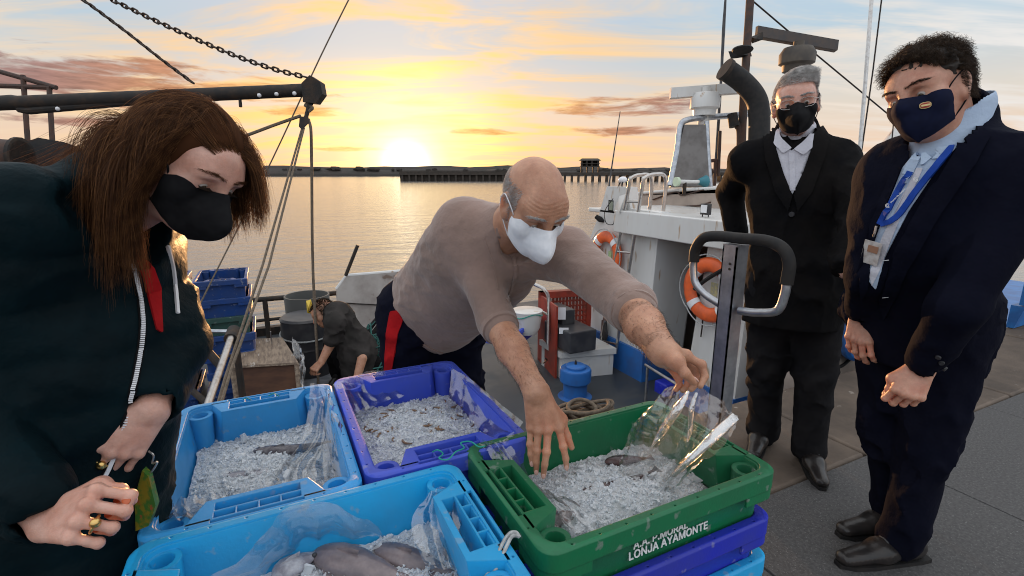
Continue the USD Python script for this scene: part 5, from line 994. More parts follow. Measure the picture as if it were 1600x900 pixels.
shoe_leather = pm('shoe_leather', (.008, .007, .007), .28, (.016, .013, .012), 20, bump=.15, bscale=200); gold = pm('gold', (.75, .50, .18), .22, metal=1.0)
gray_hair, dark_hair, curl_hair = hair_mat('gray_hair', (.62, .61, .60), (.40, .39, .38)), hair_mat('dark_hair', (.02, .014, .01), (.035, .022, .014)), hair_mat('curl_hair', (.028, .018, .012), (.05, .03, .018))
woman_hair, woman_hair2 = hair_mat('brown_hair', (.11, .045, .018), (.06, .025, .011)), hair_mat('golden_hair', (.30, .14, .055), (.17, .07, .026))
def shoe(T_, heel, toe, r=.042):
    d = toe - heel; d /= np.linalg.norm(d); S = Sdf(); z = V(0, 0, 1); L_ = np.linalg.norm(toe - heel)
    S.seg(heel + z * .045, heel + d * L_ * .45 + z * .045, r * .85, r * .95, .03, z, .95); S.seg(heel + d * L_ * .45 + z * .04, toe - d * r * .7 + z * .03, r * .98, r * .72, .03, z, .72); S.seg(heel + d * .03 + z * .05, heel + d * .045 + z * .12, r * .85, r * .9, .03)
    T_.part('shoe', S.mesh(.006, [((0, 0, -1), -(heel[2] + .012))]), shoe_leather, True)
    sd = np.cross(d, z); out = [(-.5, -1), (.0, -1.08), (.35, -.95), (.62, -1.08), (.85, -.9), (1.0, -.35), (1.0, .35), (.85, .9), (.62, 1.08), (.35, .95), (.0, 1.08), (-.12, .6), (-.12, -.6)]
    T_.part('sole', hull([heel + d * (max(a, -.12) * L_) + sd * b * r * .9 + z * c for a, b in out for c in (0, .016)]), black_rubber, False)
    for k in range(3): p = heel + d * (L_ * (.34 + .09 * k)) + z * (.098 - .014 * k); T_.part('shoe_lace', tube([p - sd * .018, p + z * .004, p + sd * .018], .003, 6), black_plastic, 60)
def leg(S, hip, knee, ankle, r=(.085, .062, .052), k=.04): S.seg(hip, knee, r[0], r[1], k); S.seg(knee, ankle, r[1], r[2], .03)
# ------------------------------------------------------------------ the fisherman stooping over the crates
def fisherman():
    hip = V(.53, 1.80, .80); hc = at(834, 321, 1.24)
    T_ = Thing('person', 'bald man in white mask and brown fleece bending over the green crate', 'person', (.40, 1.76, 0))
    F = Frame(hc, camv(.34, .62, -.70), camv(.16, .50, .85), .93)
    nb = hc - F.M[1] * .055 - F.M[2] * .135 + V(0, .045, 0)
    sR, sL = at(724, 352, 1.46), at(885, 398, 1.40)
    spine = hip - nb; spine /= np.linalg.norm(spine); side = sL - sR; side /= np.linalg.norm(side); n_ = np.cross(spine, side); n_ /= np.linalg.norm(n_)
    eR = bone(sR, 776, 502, .30, True); wR = bone(eR, 838, 612, .235, True); eL = bone(sL, 985, 480, .31, True); wL = bone(eL, 1038, 552, .25, True)
    # right hand, spread on the ice: joints from where the knuckles are seen
    wd = min((wR - EYE) @ look, 1.178)
    wR = at(838, 612, wd)
    J = [[at(873, 668, wd + .000), at(880, 698, wd - .004), at(884, 716, wd - .004), at(885, 730, wd - .001)], [at(856, 672, wd - .008), at(854, 706, wd - .016), at(851, 726, wd - .014), at(849, 743, wd - .010)], [at(841, 672, wd - .004), at(839, 704, wd - .008), at(838, 722, wd - .006), at(838, 737, wd - .002)], [at(829, 668, wd + .004), at(828, 694, wd + .000), at(829, 710, wd + .000), at(831, 724, wd + .002)]]
    Fd = J[1][0] - wR; Fd /= np.linalg.norm(Fd); Tn = J[0][0] - J[3][0]; Tn -= Fd * (Tn @ Fd); Tn /= np.linalg.norm(Tn); Dd = np.cross(Tn, Fd); Dd = Dd if Dd @ look < 0 else -Dd
    hR = dict(w=wR, F=Fd, D=Dd, T=Tn, J=J, th=[at(855, 640, wd + .012), at(876, 656, wd + .022), at(886, 682, wd + .022), at(893, 699, wd + .020)], sc=.98)
    # left hand pinching the film
    wl = (wL - EYE) @ look; Jl = [[at(1072, 556, wl - .01), at(1096, 570, wl - .015), at(1101, 588, wl - .02), at(1094, 603, wl - .03)], [at(1064, 560, wl + .01), at(1088, 579, wl + .005), at(1090, 596, wl), at(1080, 608, wl - .005)], [at(1054, 566, wl + .022), at(1074, 587, wl + .02), at(1076, 601, wl + .015), at(1067, 610, wl + .01)], [at(1045, 572, wl + .03), at(1060, 591, wl + .03), at(1062, 603, wl + .025), at(1056, 609, wl + .02)]]
    Fl = Jl[1][0] - wL; Fl /= np.linalg.norm(Fl); Tl = camv(-.2, .85, .3); Tl -= Fl * (Tl @ Fl); Tl /= np.linalg.norm(Tl); Dl = np.cross(Fl, Tl); Dl = Dl if Dl @ up > 0 else -Dl
    hL = dict(w=wL, F=Fl, D=Dl, T=Tl, J=Jl, th=[at(1044, 555, wl - .018), at(1057, 566, wl - .046), at(1070, 583, wl - .058), at(1084, 597, wl - .052)], sc=.98)
    skin = head(F, dict(jaw=1.06, slit=.0035, wrinkle=.0008)); skin.seg(F(0, -.03, -.05), nb, .058, .066, .03)
    arms = Sdf()
    for (e, w, h) in ((eR, wR, hR), (eL, wL, hL)): arms.seg(e, e * .55 + w * .45, .042, .039, .02); arms.seg(e * .55 + w * .45, w, .039, .026, .02); arms.seg(w - (w - e) * .05, w + h['F'] * .012, .028, .026, .015, h['D'], .78)
    skinm = skin.mesh(.0030)
    fine = Sdf(); hand_sdf(fine, hR); hand_sdf(fine, hL, .88)
    for (e, w) in ((eR, wR), (eL, wL)): fine.seg(e * .12 + w * .88, w, .030, .0265, .012)
    core = Sdf(); nc = nb * .72 + hip * .28; core.seg(nb, nc, .05, .08, .03); core.seg(nc, hip, .10, .11, .05, n_, .6)
    for x in (-1, 1):
        s_ = sL if x > 0 else sR; core.seg(nc, s_, .05, .04, .04); core.seg(s_, eL if x > 0 else eR, .045, .042, .03); core.seg(hip + V(.09 * x, 0, -.05), V(.53 + .11 * x, 1.77, .08), .07, .04, .04)
    T_.part('body', [skinm, arms.mesh(.0045), fine.mesh(.0022), core.mesh(.015)], tan_skin, True)
    nails(T_, hR, nail_look, (0, 1, 2, 3)); nails(T_, hL, nail_look, (4,), .88); eyes(T_, F, (.1, .75, -.65))
    brow_hairs(T_, F, gray_hair, 300, 2, 1.2, skin)
    keep = lambda L, g: ((L[:, 2] > -.045) & (L[:, 2] < .07 - .02 * g.random(len(L))) & (L[:, 1] < .012 + .02 * (L[:, 2] > .0) + .006 * g.random(len(L))) & ((L[:, 2] > .012) | (L[:, 1] < -.03) | (np.abs(L[:, 1] - .018) < .010)) & (np.abs(L[:, 0]) > .03) | ((L[:, 1] < -.05) & (L[:, 2] < .06) & (L[:, 2] > -.06)))
    P, N, L, g = scalp(F, skin, 15000, keep, 5); d = F.dir(0, -.6, -.9)
    T_hair(T_, 'short_hair', [np.array([p, p + n * .002 + d * .003, p + n * .0035 + d * .007 + g.normal(0, .0006, 3)]) for p, n in zip(P, N)], .0007, gray_hair)
    # arm hair
    st, g = [], np.random.default_rng(9)
    for e, w in ((eR, wR), (eL, wL)):
        a = w - e; a /= np.linalg.norm(a); u = np.cross(a, look); u /= np.linalg.norm(u); v_ = np.cross(a, u)
        t = g.uniform(.28, 1.0, (750, 1)); th = g.uniform(0, 6.28, (750, 1)); o = u * np.cos(th) + v_ * np.sin(th); p = e + (w - e) * t + o * .02
        for _ in range(12): p = p - o * arms(p)[:, None] * .8
        st += list(np.stack([p, p + o * .003 + a * .004, p + o * .004 + a * .011 + g.normal(0, .002, (750, 3))], 1))
    T_hair(T_, 'arm_hair', st, .00034, dark_hair)
    mm, *_ = mask_mesh(F, skin, .014, .152, .132, .104, (.068, .030, -.012), (.060, .018, -.086), seed=3); mp = T_.part('face_mask', mm, mask_white, 40); straps(T_, F, mp, mask_white, .0014, (.068, .030, -.012), (.060, .018, -.086))
    None and T_.part('mask_seam', tube(F.arr([(x, .1085 - 9 * x * x * 1.2, -.004 - abs(x) * .25) for x in np.linspace(-.03, .03, 9)]), .0012, 6), mask_white, 60, under=mp)
    # fleece
    S = Sdf(folds(.0040, 9, 3, (1, 1, 1.6))); ch = nb * .72 + hip * .28
    S.seg(nb + spine * .06, ch, .105, .165, .06, n_, .72); S.seg(ch, hip + V(0, -.02, .03), .172, .170, .06, n_, .74); S.seg(ch + n_ * .0, hip + V(0, -.05, .0), .15, .16, .06, n_, .8)
    for s_, e in ((sR, eR), (sL, eL)):
        S.seg(nb + spine * .06, s_, .080, .072, .06); S.seg(s_, e, .070, .053, .04); S.seg(e, e + (e - s_) * .0 + ((wR - eR) if s_ is sR else (wL - eL)) * .10, .055, .050, .02)
    S.seg(nb + spine * .03 - n_ * .0, nb - spine * .035, .078, .070, .03)
    S.seg(F(0, -.03, -.03), nb - spine * .055 + F.M[1] * .01, .058, .056, .006, op='s'); S.ell(nb - spine * .05 + F.M[1] * .06 - F.M[2] * .02, F.M, (.05, .05, .07), .01, 's')
    fl = T_.part('fleece_top', S.mesh(.008), fleece, True)
    for s_, e, w in ((sR, eR, wR), (sL, eL, wL)):
        d = (w - e) / np.linalg.norm(w - e); c0 = e + d * .028; T_.part('cuff', tube([c0 - d * .014, c0 - d * .012, c0 + d * .010, c0 + d * .014], [.047, .0545, .0535, .045], 24), fleece, 60, under=fl)
    T_.part('zip_placket', ribbon(S, [(802, 398), (806, 425), (800, 448), (792, 470)], .010, .003), fleece, 40, under=fl); T_.part('collar_edge', ribbon(S, [(783, 345), (780, 362), (788, 384), (802, 400)], .016, .005), fleece, 40, under=fl)
    T_.part('chest_seam', ribbon(S, [(756, 372), (772, 420), (778, 452)], .004, .001), fleece, 40, under=fl); T_.part('hem', ribbon(S, [(618, 505), (650, 532), (690, 552), (735, 556), (785, 545)], .016, .004), fleece, 40, under=fl)
    # trousers with red side stripe
    S2 = Sdf(folds(.012, 9, 8)); S2.seg(hip + V(-.06, 0, .02), hip + V(.06, 0, .02), .14, .14, .05)
    for x in (-1, 1): leg(S2, hip + V(.095 * x, 0, -.06), V(.53 + .11 * x, 1.77, .44), V(.53 + .12 * x, 1.79, .09), (.108, .082, .072))
    tz = T_.part('trousers', S2.mesh(.012), navy_cloth, True)
    T_.part('red_stripe', patch(S2, [(622, 485), (630, 500), (622, 522), (609, 600), (600, 600), (604, 520), (610, 486)], .004, step=4), red_cloth, 40, under=tz)
    for x in (-1, 1): shoe(T_, V(.53 + .12 * x, 1.84, .0), V(.53 + .14 * x, 1.58, .0))
    return T_
fisherman()
# ------------------------------------------------------------------ the woman looking down at the crates
def woman():
    hc = at(294, 260, .91); T_ = Thing('person', 'woman with long brown hair, black mask and dark padded jacket leaning over the crates', 'person', at(90, 1500, .9) * V(1, 1, 0))
    F = Frame(hc, camv(.80, .16, -.56), camv(.42, .08, .85), .90)
    nb = hc - F.M[1] * .035 - F.M[2] * .140 + camv(-.065, 0, 0)
    hip = at(70, 960, .92); sR = at(28, 345, .80); sL = at(205, 376, 1.06)
    skin = head(F, dict(jaw=.94, slit=.005)); skin.seg(F(0, -.025, -.06), nb, .048, .052, .03)
    wR = at(78, 812, .72); eR = bone(wR, -75, 640, .25, False); wL = at(238, 640, .90); eL = at(268, 535, 1.03)
    fwd = camv(.78, .55, -.1)
    hR = hand_pose(wR, camv(.80, .30, .22), camv(-.15, .75, .62), 1, [(1.0, 1.5, .9), (1.05, 1.55, .9), (1.1, 1.55, .9), (1.15, 1.5, .9)], [(.028, .020, -.010), (.062, .044, -.012), (.092, .040, -.026), (.112, .022, -.034)], .98)
    Th = hR['T']
    if Th @ up < 0: hR = hand_pose(wR, camv(.80, .30, .22), camv(-.15, .75, .62), -1, [(1.0, 1.5, .9), (1.05, 1.55, .9), (1.1, 1.55, .9), (1.15, 1.5, .9)], [(.028, .020, -.010), (.062, .044, -.012), (.092, .040, -.026), (.112, .022, -.034)], .98)
    hL = hand_pose(wL, camv(-.50, .30, -.82), camv(.55, .78, -.05), 1, [(.2, .45, .3), (.25, .5, .3), (.3, .55, .3), (.3, .6, .3)], [(.025, .022, -.010), (.055, .042, -.018), (.082, .044, -.032), (.102, .036, -.044)], .95)
    fine = Sdf(); hand_sdf(fine, hR, .86); fine2 = Sdf(); hand_sdf(fine2, hL, .90); fine.seg(eR * .25 + wR * .75, wR, .030, .025, .012); fine2.seg(eL * .3 + wL * .7, wL, .030, .024, .012)
    core = Sdf(); nc = nb * .75 + hip * .25; core.seg(nb, nc, .045, .08, .03); core.seg(nc, hip, .10, .12, .05); core.seg(hip, hip * V(1, 1, 0) + V(0, 0, .1), .11, .08, .05)
    for s_, e, w in ((sR, eR, wR), (sL, eL, wL)): core.seg(nc, s_, .045, .035, .03); core.seg(s_, e, .04, .036, .03); core.seg(e, w, .034, .024, .02)
    T_.part('body', [skin.mesh(.003), fine.mesh(.0022), fine2.mesh(.0026), core.mesh(.015)], fair_skin, True)
    nails(T_, hR, nail_red, (0, 1, 2, 4), .96); nails(T_, hL, nail_red, (0, 1, 4), .94); eyes(T_, F, (0, .85, -.5)); brow_hairs(T_, F, woman_hair, 260, 5, 1.0, skin)
    # lashes
    T_hair(T_, 'eyelashes', [F.arr([V(x * .0325 + a, .0885 - 26 * a * a, -.0035), V(x * .0325 + a * 1.25, .0965 - 26 * a * a, -.006), V(x * .0325 + a * 1.4, .1005 - 26 * a * a, -.003)]) for x in (-1, 1) for a in np.linspace(-.013, .013, 34)], .0009, dark_hair)
    mm, *_ = mask_mesh(F, skin, .014, .156, .134, .102, (.064, .034, -.018), (.056, .018, -.080), seed=7); mp = T_.part('face_mask', mm, mask_black, 40); straps(T_, F, mp, mask_black, .0018, (.064, .034, -.018), (.056, .018, -.080))
    er = T_.part('earring', trimesh.creation.icosphere(3, .0125).apply_translation(F(.090, -.012, -.042)), pm('green_stone', (.01, .12, .05), .12))
    # rings: on the right hand and on the left
    def ring_on(h, k, mat, big):
        a, b = h['J'][k][0], h['J'][k][1]; c = a * .55 + b * .45; d = (b - a) / np.linalg.norm(b - a); o = np.cross(h['T'], d)
        r = T_.part('finger_ring', tube([c + (h['T'] * math.cos(t) + o * math.sin(t)) * .0108 for t in np.linspace(0, 6.28, 22, endpoint=False)], .0022, 8, True), mat, 60)
        o = o if o @ h['D'] > 0 else -o; T_.part('setting', trimesh.creation.icosphere(3, 1.0).apply_scale(.0062 * big).apply_translation(c + o * .0105), mat, 60, under=r)
    ring_on(hR, 2, gold, 1.1); ring_on(hL, 1, gold, 1.2)
    # jacket
    qb = camv(.75, .66, 0)
    def quilt(P):
        base = folds(.006, 10, 15)(P); z = P[..., 2] + .12 * (P @ RT); return base - .0085 * np.abs(np.sin(z * math.pi / .085)) ** .5 + .003
    S = Sdf(quilt); ch = nb * .62 + hip * .38
    S.seg(nb + camv(-.05, .0, -.05), ch, .115, .160, .07, qb, .80); S.seg(ch, hip, .160, .17, .07, qb, .80); S.seg(hip, hip + V(0, 0, -.18), .17, .17, .07, qb, .85)
    S.seg(nb + camv(-.03, 0, -.03), sR, .088, .072, .07); S.seg(nb + camv(.0, 0, -.05), sL, .09, .08, .06); S.seg(sR, eR, .076, .062, .05); S.seg(eR, eR * .12 + wR * .88, .068, .046, .03); S.seg(sL, eL, .080, .062, .05); S.seg(eL, eL * .16 + wL * .84, .062, .046, .03)
    S.seg(nb + camv(-.02, 0, -.02), nb + camv(.03, .0, .05), .095, .088, .03)
    S.seg(F(0, -.02, -.02), nb + camv(.06, .02, -.03), .064, .070, .012, op='s')
    S.seg(nb + camv(.08, .10, .02), nb + camv(.13, .13, -.12), .055, .022, .015, op='s')
    S.seg(eR * .14 + wR * .86, wR + (wR - eR) * .2, .033, .033, .006, op='s'); S.seg(eL * .22 + wL * .78, wL + (wL - eL) * .3, .036, .038, .006, op='s')
    jk = T_.part('jacket', S.mesh(.008), teal_nylon, True)
    zp = [(198, 392), (210, 425), (219, 470), (222, 520), (214, 575), (203, 630), (186, 690), (170, 730), (158, 752)]
    T_.part('zip_tape', ribbon(S, zp, .012, .002), black_cloth, 40, under=jk)
    q = bez([(*p, 0) for p in zp], 12)[:, :2]; q = np.stack([np.interp(np.linspace(0, len(q) - 1, 150), np.arange(len(q)), q[:, i]) for i in range(2)], 1); P, N, ok = S.hit(q); Tn = np.gradient(P, axis=0); Tn /= np.linalg.norm(Tn, axis=1, keepdims=True) + 1e-9; Bn = np.cross(Tn, N)
    T_.part('zip_teeth', [hull([p + n * .0045 + b * a + t * c for a in (-.0032, .0032) for c in (-.0011, .0011)] + [p + n * .001 + b * a + t * c for a in (-.0032, .0032) for c in (-.0011, .0011)]) for p, n, b, t in zip(P[ok], N[ok], Bn[ok], Tn[ok])], tape_silver, False, under=jk, kind='stuff')
    T_.part('red_top', patch(S, [(212, 398), (236, 412), (250, 450), (252, 520), (244, 515), (232, 470), (222, 430)], .004, step=4), red_cloth, 40); T_.part('necklace_skin', patch(S, [(206, 392), (236, 398), (232, 440), (222, 452)], .003, step=4), fair_skin, 40) if False else None
    z2 = [(262, 385), (270, 420), (274, 455), (277, 490)]
    T_.part('collar_zip', ribbon(S, z2, .006, .004), tape_silver, 40, under=jk)
    Sd = Sdf(folds(.010, 9, 18)); Sd.seg(hip + V(0, 0, .0), hip * V(1, 1, 0) + V(0, 0, .12), .17, .12, .05); T_.part('skirt', Sd.mesh(.014), black_cloth, True)
    base = hip * V(1, 1, 0)
    for o in (-.09, .09): shoe(T_, base + RT * o - V(0, .05, 0), base + RT * (o + .05) + V(0.05, .18, 0), .038)
    # hair: strands fall from the crown, held off the head, lit from behind
    G_ = np.random.default_rng(31); grav = V(0, 0, -1.0); wind = camv(-.75, .05, .32)
    def grow(P, N, L, length, steps, seed):
        g = np.random.default_rng(seed); n = len(P); pts = [P]; c0 = F(0, -.015, .01); far = L[:, 0] < -.018
        cl = np.stack([meshkit.noise(L * 55, 51 + k) - .5 for k in range(3)], 1) + .35 * np.stack([meshkit.noise(L * 160, 61 + k) - .5 for k in range(3)], 1); cl[:, 1] *= .6
        d = np.where(far[:, None], F.dir(-.9, .05, -.1)[None], F.dir(.70, -.70, .0)[None]) + cl @ F.M * .5; d = d - N * (d * N).sum(1, keepdims=True) * .85; d /= np.linalg.norm(d, axis=1, keepdims=True)
        step = length[:, None] / steps; off = np.abs(g.normal(.008, .004, n)) + .003; fly = (g.random(n) < .045)[:, None]; bk = np.where(far, 0.05, np.clip(.55 - L[:, 1] * 6, .05, 1))[:, None]
        for i in range(steps):
            t = i / steps; Lq = F.inv(pts[-1]); tuck = np.where(far, 0, np.clip((Lq[:, 1] - .016) * 40, 0, 1) * np.clip((Lq[:, 2] + .09) * 30, 0, 1))[:, None]; d = d * .52 + F.dir(.10, -.55, .12) * tuck + grav * (.30 + .10 * t) * (1 - .7 * tuck) + wind * bk * (.05 + .06 * t) * (1 + 5 * fly) + cl * .11 + g.normal(0, .006, (n, 3)); d /= np.linalg.norm(d, axis=1, keepdims=True)
            q = pts[-1] + d * step; r = q - c0; r /= np.linalg.norm(r, axis=1, keepdims=True); pen = np.maximum(off * min(1, .35 + i * .3) - skin(q), 0); q = q + r * pen[:, None] * 1.15; d = q - pts[-1]; d /= np.linalg.norm(d, axis=1, keepdims=True) + 1e-9; pts.append(q)
        return np.stack(pts, 1)
    keep = lambda L, g: (L[:, 2] > -.03) & (L[:, 1] < .078 - .044 * np.clip((np.abs(L[:, 0]) - .042) * 40, 0, 1)) & ((L[:, 2] > .028) | (L[:, 1] < -.0)) & (L[:, 2] + L[:, 1] * -.45 > .0)
    P, N, L, g = scalp(F, skin, 36000, keep, 33); n = len(P); hz = L[:, 2]
    ln = g.uniform(.20, .31, n) * np.where(L[:, 0] < -.018, .48, 1.0); W = grow(P, N, L, ln, 14, 34)
    gold_ = (g.random(n) < .28)
    cap = Sdf(); cap.ell(F(0, -.022, .040), F.M, V(.082, .098, .087), .01); cap.ell(F(.0, -.05, -.02), F.M, V(.080, .070, .085), .03); cap.ell(F(0, .11, -.05), F.M, V(.11, .088, .120), .02, 's'); hm_ = T_.part('hair', cap.mesh(.005), pm('hair_shell', (.05, .02, .009), .95, specular_ior_level=.05), True)
    for nm, m, mat in (('hair_strands', ~gold_, woman_hair), ('hair_strands', gold_, woman_hair2)):
        T_hair(T_, nm, list(W[m]), .00050, mat)
    return T_
woman()
# ------------------------------------------------------------------ the grey haired man at the back, facing the crates
def back_man():
    base = V(2.06, 1.33, 0); hc = at(1243, 163, 1.96)
    T_ = Thing('person', 'grey haired man in glasses, black mask and long black coat standing behind the trolley handle', 'person', base)
    F = Frame(hc, camv(-.42, .86, -.26), camv(-.06, .05, 1), .96); nb = hc - F.M[2] * .135 - F.M[1] * .045
    fw = camv(-.35, .93, 0) * V(1, 1, 0); fw /= np.linalg.norm(fw); rt = np.cross(fw, V(0, 0, 1))          # his right = left in the picture
    hip = V(nb[0], nb[1], .90) + V(.0, .0, 0) * 0 + (base - nb) * V(.6, .6, 0); sR, sL = nb + rt * .165 + V(0, 0, -.075), nb - rt * .165 + V(0, 0, -.085)
    eR = bone(sR, 1141, 300, .29, False); wR = bone(eR, 1152, 372, .22, True); eL = bone(sL, 1346, 335, .29, True); wL = bone(eL, 1322, 425, .24, True)
    skin = head(F, dict(jaw=1.02, slit=.0062)); skin.seg(F(0, -.03, -.05), nb + V(0, 0, -.02), .052, .058, .03)
    hR = hand_pose(wR, camv(.35, .3, -.85), camv(-.6, .75, .1), 1, [(.3, .4, .3)] * 4, [(.028, .020, -.010), (.060, .040, -.014), (.088, .042, -.024), (.108, .034, -.032)], .98); fine = Sdf(); hand_sdf(fine, hR); fine.seg(eR * .2 + wR * .8, wR, .03, .027, .012)
    core = Sdf(); nc = nb * .72 + hip * .28; core.seg(nb, nc, .045, .08, .03); core.seg(nc, hip, .09, .10, .05)
    for s_, e, w in ((sR, eR, wR), (sL, eL, wL)): core.seg(nc, s_, .045, .035, .03); core.seg(s_, e, .045, .04, .03); core.seg(e, w, .038, .028, .02)
    fR, fL = onz(1190, 690, .0), onz(1262, 722, .0); hR_, hL_ = hip + rt * .09, hip - rt * .09
    for h_, f_ in ((hR_, fR), (hL_, fL)): core.seg(h_, h_ * .5 + f_ * .5, .07, .05, .03); core.seg(h_ * .5 + f_ * .5, f_ + V(0, 0, .08), .05, .04, .03)
    T_.part('body', [skin.mesh(.0034), fine.mesh(.003), core.mesh(.016)], fair_skin, True); eyes(T_, F, (-.1, .9, -.4)); brow_hairs(T_, F, gray_hair, 300, 11, 1.5, skin)
    mm, *_ = mask_mesh(F, skin, .014, .146, .122, .102, seed=9); mp = T_.part('face_mask', mm, mask_black, 40); straps(T_, F, mp, mask_black)
    keep = lambda L, g: (L[:, 2] > -.03) & ((L[:, 1] < .010) | (L[:, 2] > .072)) & ((L[:, 2] > .02) | (L[:, 1] < -.028) | (np.abs(L[:, 1] - .008) < .012))
    P, N, L, g = scalp(F, skin, 11000, keep, 12); top = np.clip((L[:, 2:3] - .05) * 20, 0, 1); sw = np.repeat(F.dir(-.75, .55, .1)[None], len(P), 0) * top + np.repeat(F.dir(0, -.5, -.85)[None], len(P), 0) * (1 - top); ln = .008 + .020 * top
    T_hair(T_, 'short_hair', list(np.stack([P, P + N * ln * .45 + sw * ln * .3, P + N * ln * .65 + sw * ln * .8 + g.normal(0, .0012, P.shape), P + N * ln * .6 + sw * ln * 1.35 + g.normal(0, .002, P.shape)], 1)), .0010, hair_mat('silver_hair', (.66, .65, .64), (.38, .37, .36)))
    # glasses
    gl = []
    for x in (-1, 1):
        c = V(x * .034, .106, -.002); gl.append(tube(F.arr([c + V(math.copysign(abs(math.cos(a)) ** .6, math.cos(a)) * .025, -abs(math.cos(a)) * .004, math.copysign(abs(math.sin(a)) ** .6, math.sin(a)) * .017) for a in np.linspace(0, 2 * np.pi, 28, endpoint=False)]), .0010, 6, True)); gl.append(tube(F.arr([(x * .060, .102, .006), (x * .074, .07, .008), (x * .083, .0, .012), (x * .083, -.02, .0)]), .0011, 6))
    gl.append(tube(F.arr([(-.010, .108, .003), (0, .112, .006), (.010, .108, .003)]), .0012, 6)); gp = T_.part('glasses', gl, stainless, 60)
    lens_look = usdkit.material(stage, '/World/Looks/lens_look', {'f': ('fresnel', dict(IOR=1.5)), 't': ('transparent_bsdf', {}), 'g': ('glossy_bsdf', dict(roughness=.02)), 'x': ('mix_closure', {})}, [('f.fac', 'x.fac'), ('t.BSDF', 'x.closure1'), ('g.BSDF', 'x.closure2')], surface='x.closure')
    for x in (-1, 1): T_.part('lens', lathe([(.0225, 0), (.015, .0012), (0, .0016)], F(x * .034, .1055, -.002), 20, F.dir(x * .1, 1, -.05)), lens_look, 60, under=gp)
    # coat
    S = Sdf(folds(.010, 8, 21, (1, 1, .6))); ch = nb * .65 + hip * .35; hem = hip + V(0, 0, -.20)
    S.seg(nb + V(0, 0, -.10), ch, .135, .175, .08, fw, .66); S.seg(ch, hip, .175, .180, .08, fw, .70); S.seg(hip, hem, .185, .195, .06, fw, .72)
    for s_, e, w in ((sR, eR, wR), (sL, eL, wL)): S.seg(nb + V(0, 0, -.05), s_ + V(0, 0, -.01), .080, .068, .07); S.seg(s_, e, .072, .062, .05); S.seg(e, e * .15 + w * .85, .062, .052, .03)
    S.seg(nb + V(0, 0, -.05) - fw * .02, nb + V(0, 0, .035) - fw * .012, .098, .082, .02, fw, .9); S.seg(nb + V(0, 0, -.03) + fw * .02, nb + V(0, 0, .12) + fw * .04, .062, .075, .01, op='s')
    S.seg(eR * .18 + wR * .82, wR + (wR - eR) * .3, .036, .04, .006, op='s')
    S.seg(hip + fw * .20 + V(0, 0, -.26), hip + fw * .17 + V(0, 0, .0), .02, .004, .01, op='s')
    hemz = float(hem[2]) - .02; ct = T_.part('coat', S.mesh(.009, [((0, 0, -1), -hemz)]), black_cloth, True)
    vp = [(1214, 204), (1224, 222), (1236, 236), (1252, 226), (1270, 206), (1266, 236), (1254, 270), (1238, 304), (1225, 272), (1213, 232)]
    sp_ = T_.part('shirt', patch(S, vp, .004, step=4), white_shirt, 40)
    T_.part('placket', ribbon(S, [(1237, 238), (1238, 268), (1238, 298)], .020, .006), white_shirt, 40, under=sp_)
    for q_ in ([(1214, 205), (1210, 226), (1224, 240), (1237, 232), (1226, 222)], [(1270, 206), (1268, 232), (1254, 242), (1240, 234), (1252, 224)]): T_.part('collar_leaf', patch(S, q_, .011, step=3), white_shirt, 40, under=sp_)
    T_.part('lapel', patch(S, [(1204, 196), (1214, 204), (1213, 232), (1225, 272), (1238, 306), (1232, 330), (1212, 300), (1196, 250), (1192, 215)], .010, step=4), black_cloth, 40, under=ct)
    T_.part('lapel', patch(S, [(1282, 198), (1270, 206), (1266, 236), (1254, 270), (1240, 306), (1246, 330), (1268, 300), (1286, 250), (1294, 215)], .010, step=4), black_cloth, 40, under=ct)
    for p in ((1237, 335), (1236, 405)):
        P, N, ok = S.hit([p]); T_.part('button', lathe([(0, .004), (.009, .004), (.011, 0), (0, -.001)], P[0], 14, N[0]), black_plastic, 60, under=ct)
    Sh = Sdf(folds(.004, 16, 23)); Sh.seg(nb + V(0, 0, -.06) + fw * .01, ch + fw * .02, .10, .14, .05, fw, .68); Sh.seg(nb + V(0, 0, -.03), nb + V(0, 0, .028) + fw * .012, .068, .064, .02); Sh.seg(nb, nb + V(0, 0, .12) + fw * .02, .056, .062, .006, op='s'); Sh.seg(nb + fw * .085 + V(0, 0, .06), nb + fw * .09 + V(0, 0, -.03), .032, .006, .008, op='s')
    T_.part('shirt_collar', Sh.mesh(.006), white_shirt, True)
    S2 = Sdf(folds(.012, 8, 25, (1, 1, .7))); S2.seg(hip - rt * .06, hip + rt * .06, .13, .13, .05, fw, .8)
    for h_, f_, o in ((hR_, fR, .0), (hL_, fL, .02)): leg(S2, h_ + V(0, 0, -.05), h_ * .48 + f_ * .52 + fw * o + V(0, 0, .02), f_ + V(0, 0, .07), (.105, .080, .070))
    T_.part('trousers', S2.mesh(.010), cloth('charcoal_cloth', (.012, .012, .014), (.018, .017, .018)), True)
    shoe(T_, fR - fw * .05 + rt * .0, fR + fw * .22 + rt * .06); shoe(T_, fL - fw * .05, fL + fw * .23 - rt * .02)
    return T_
back_man()
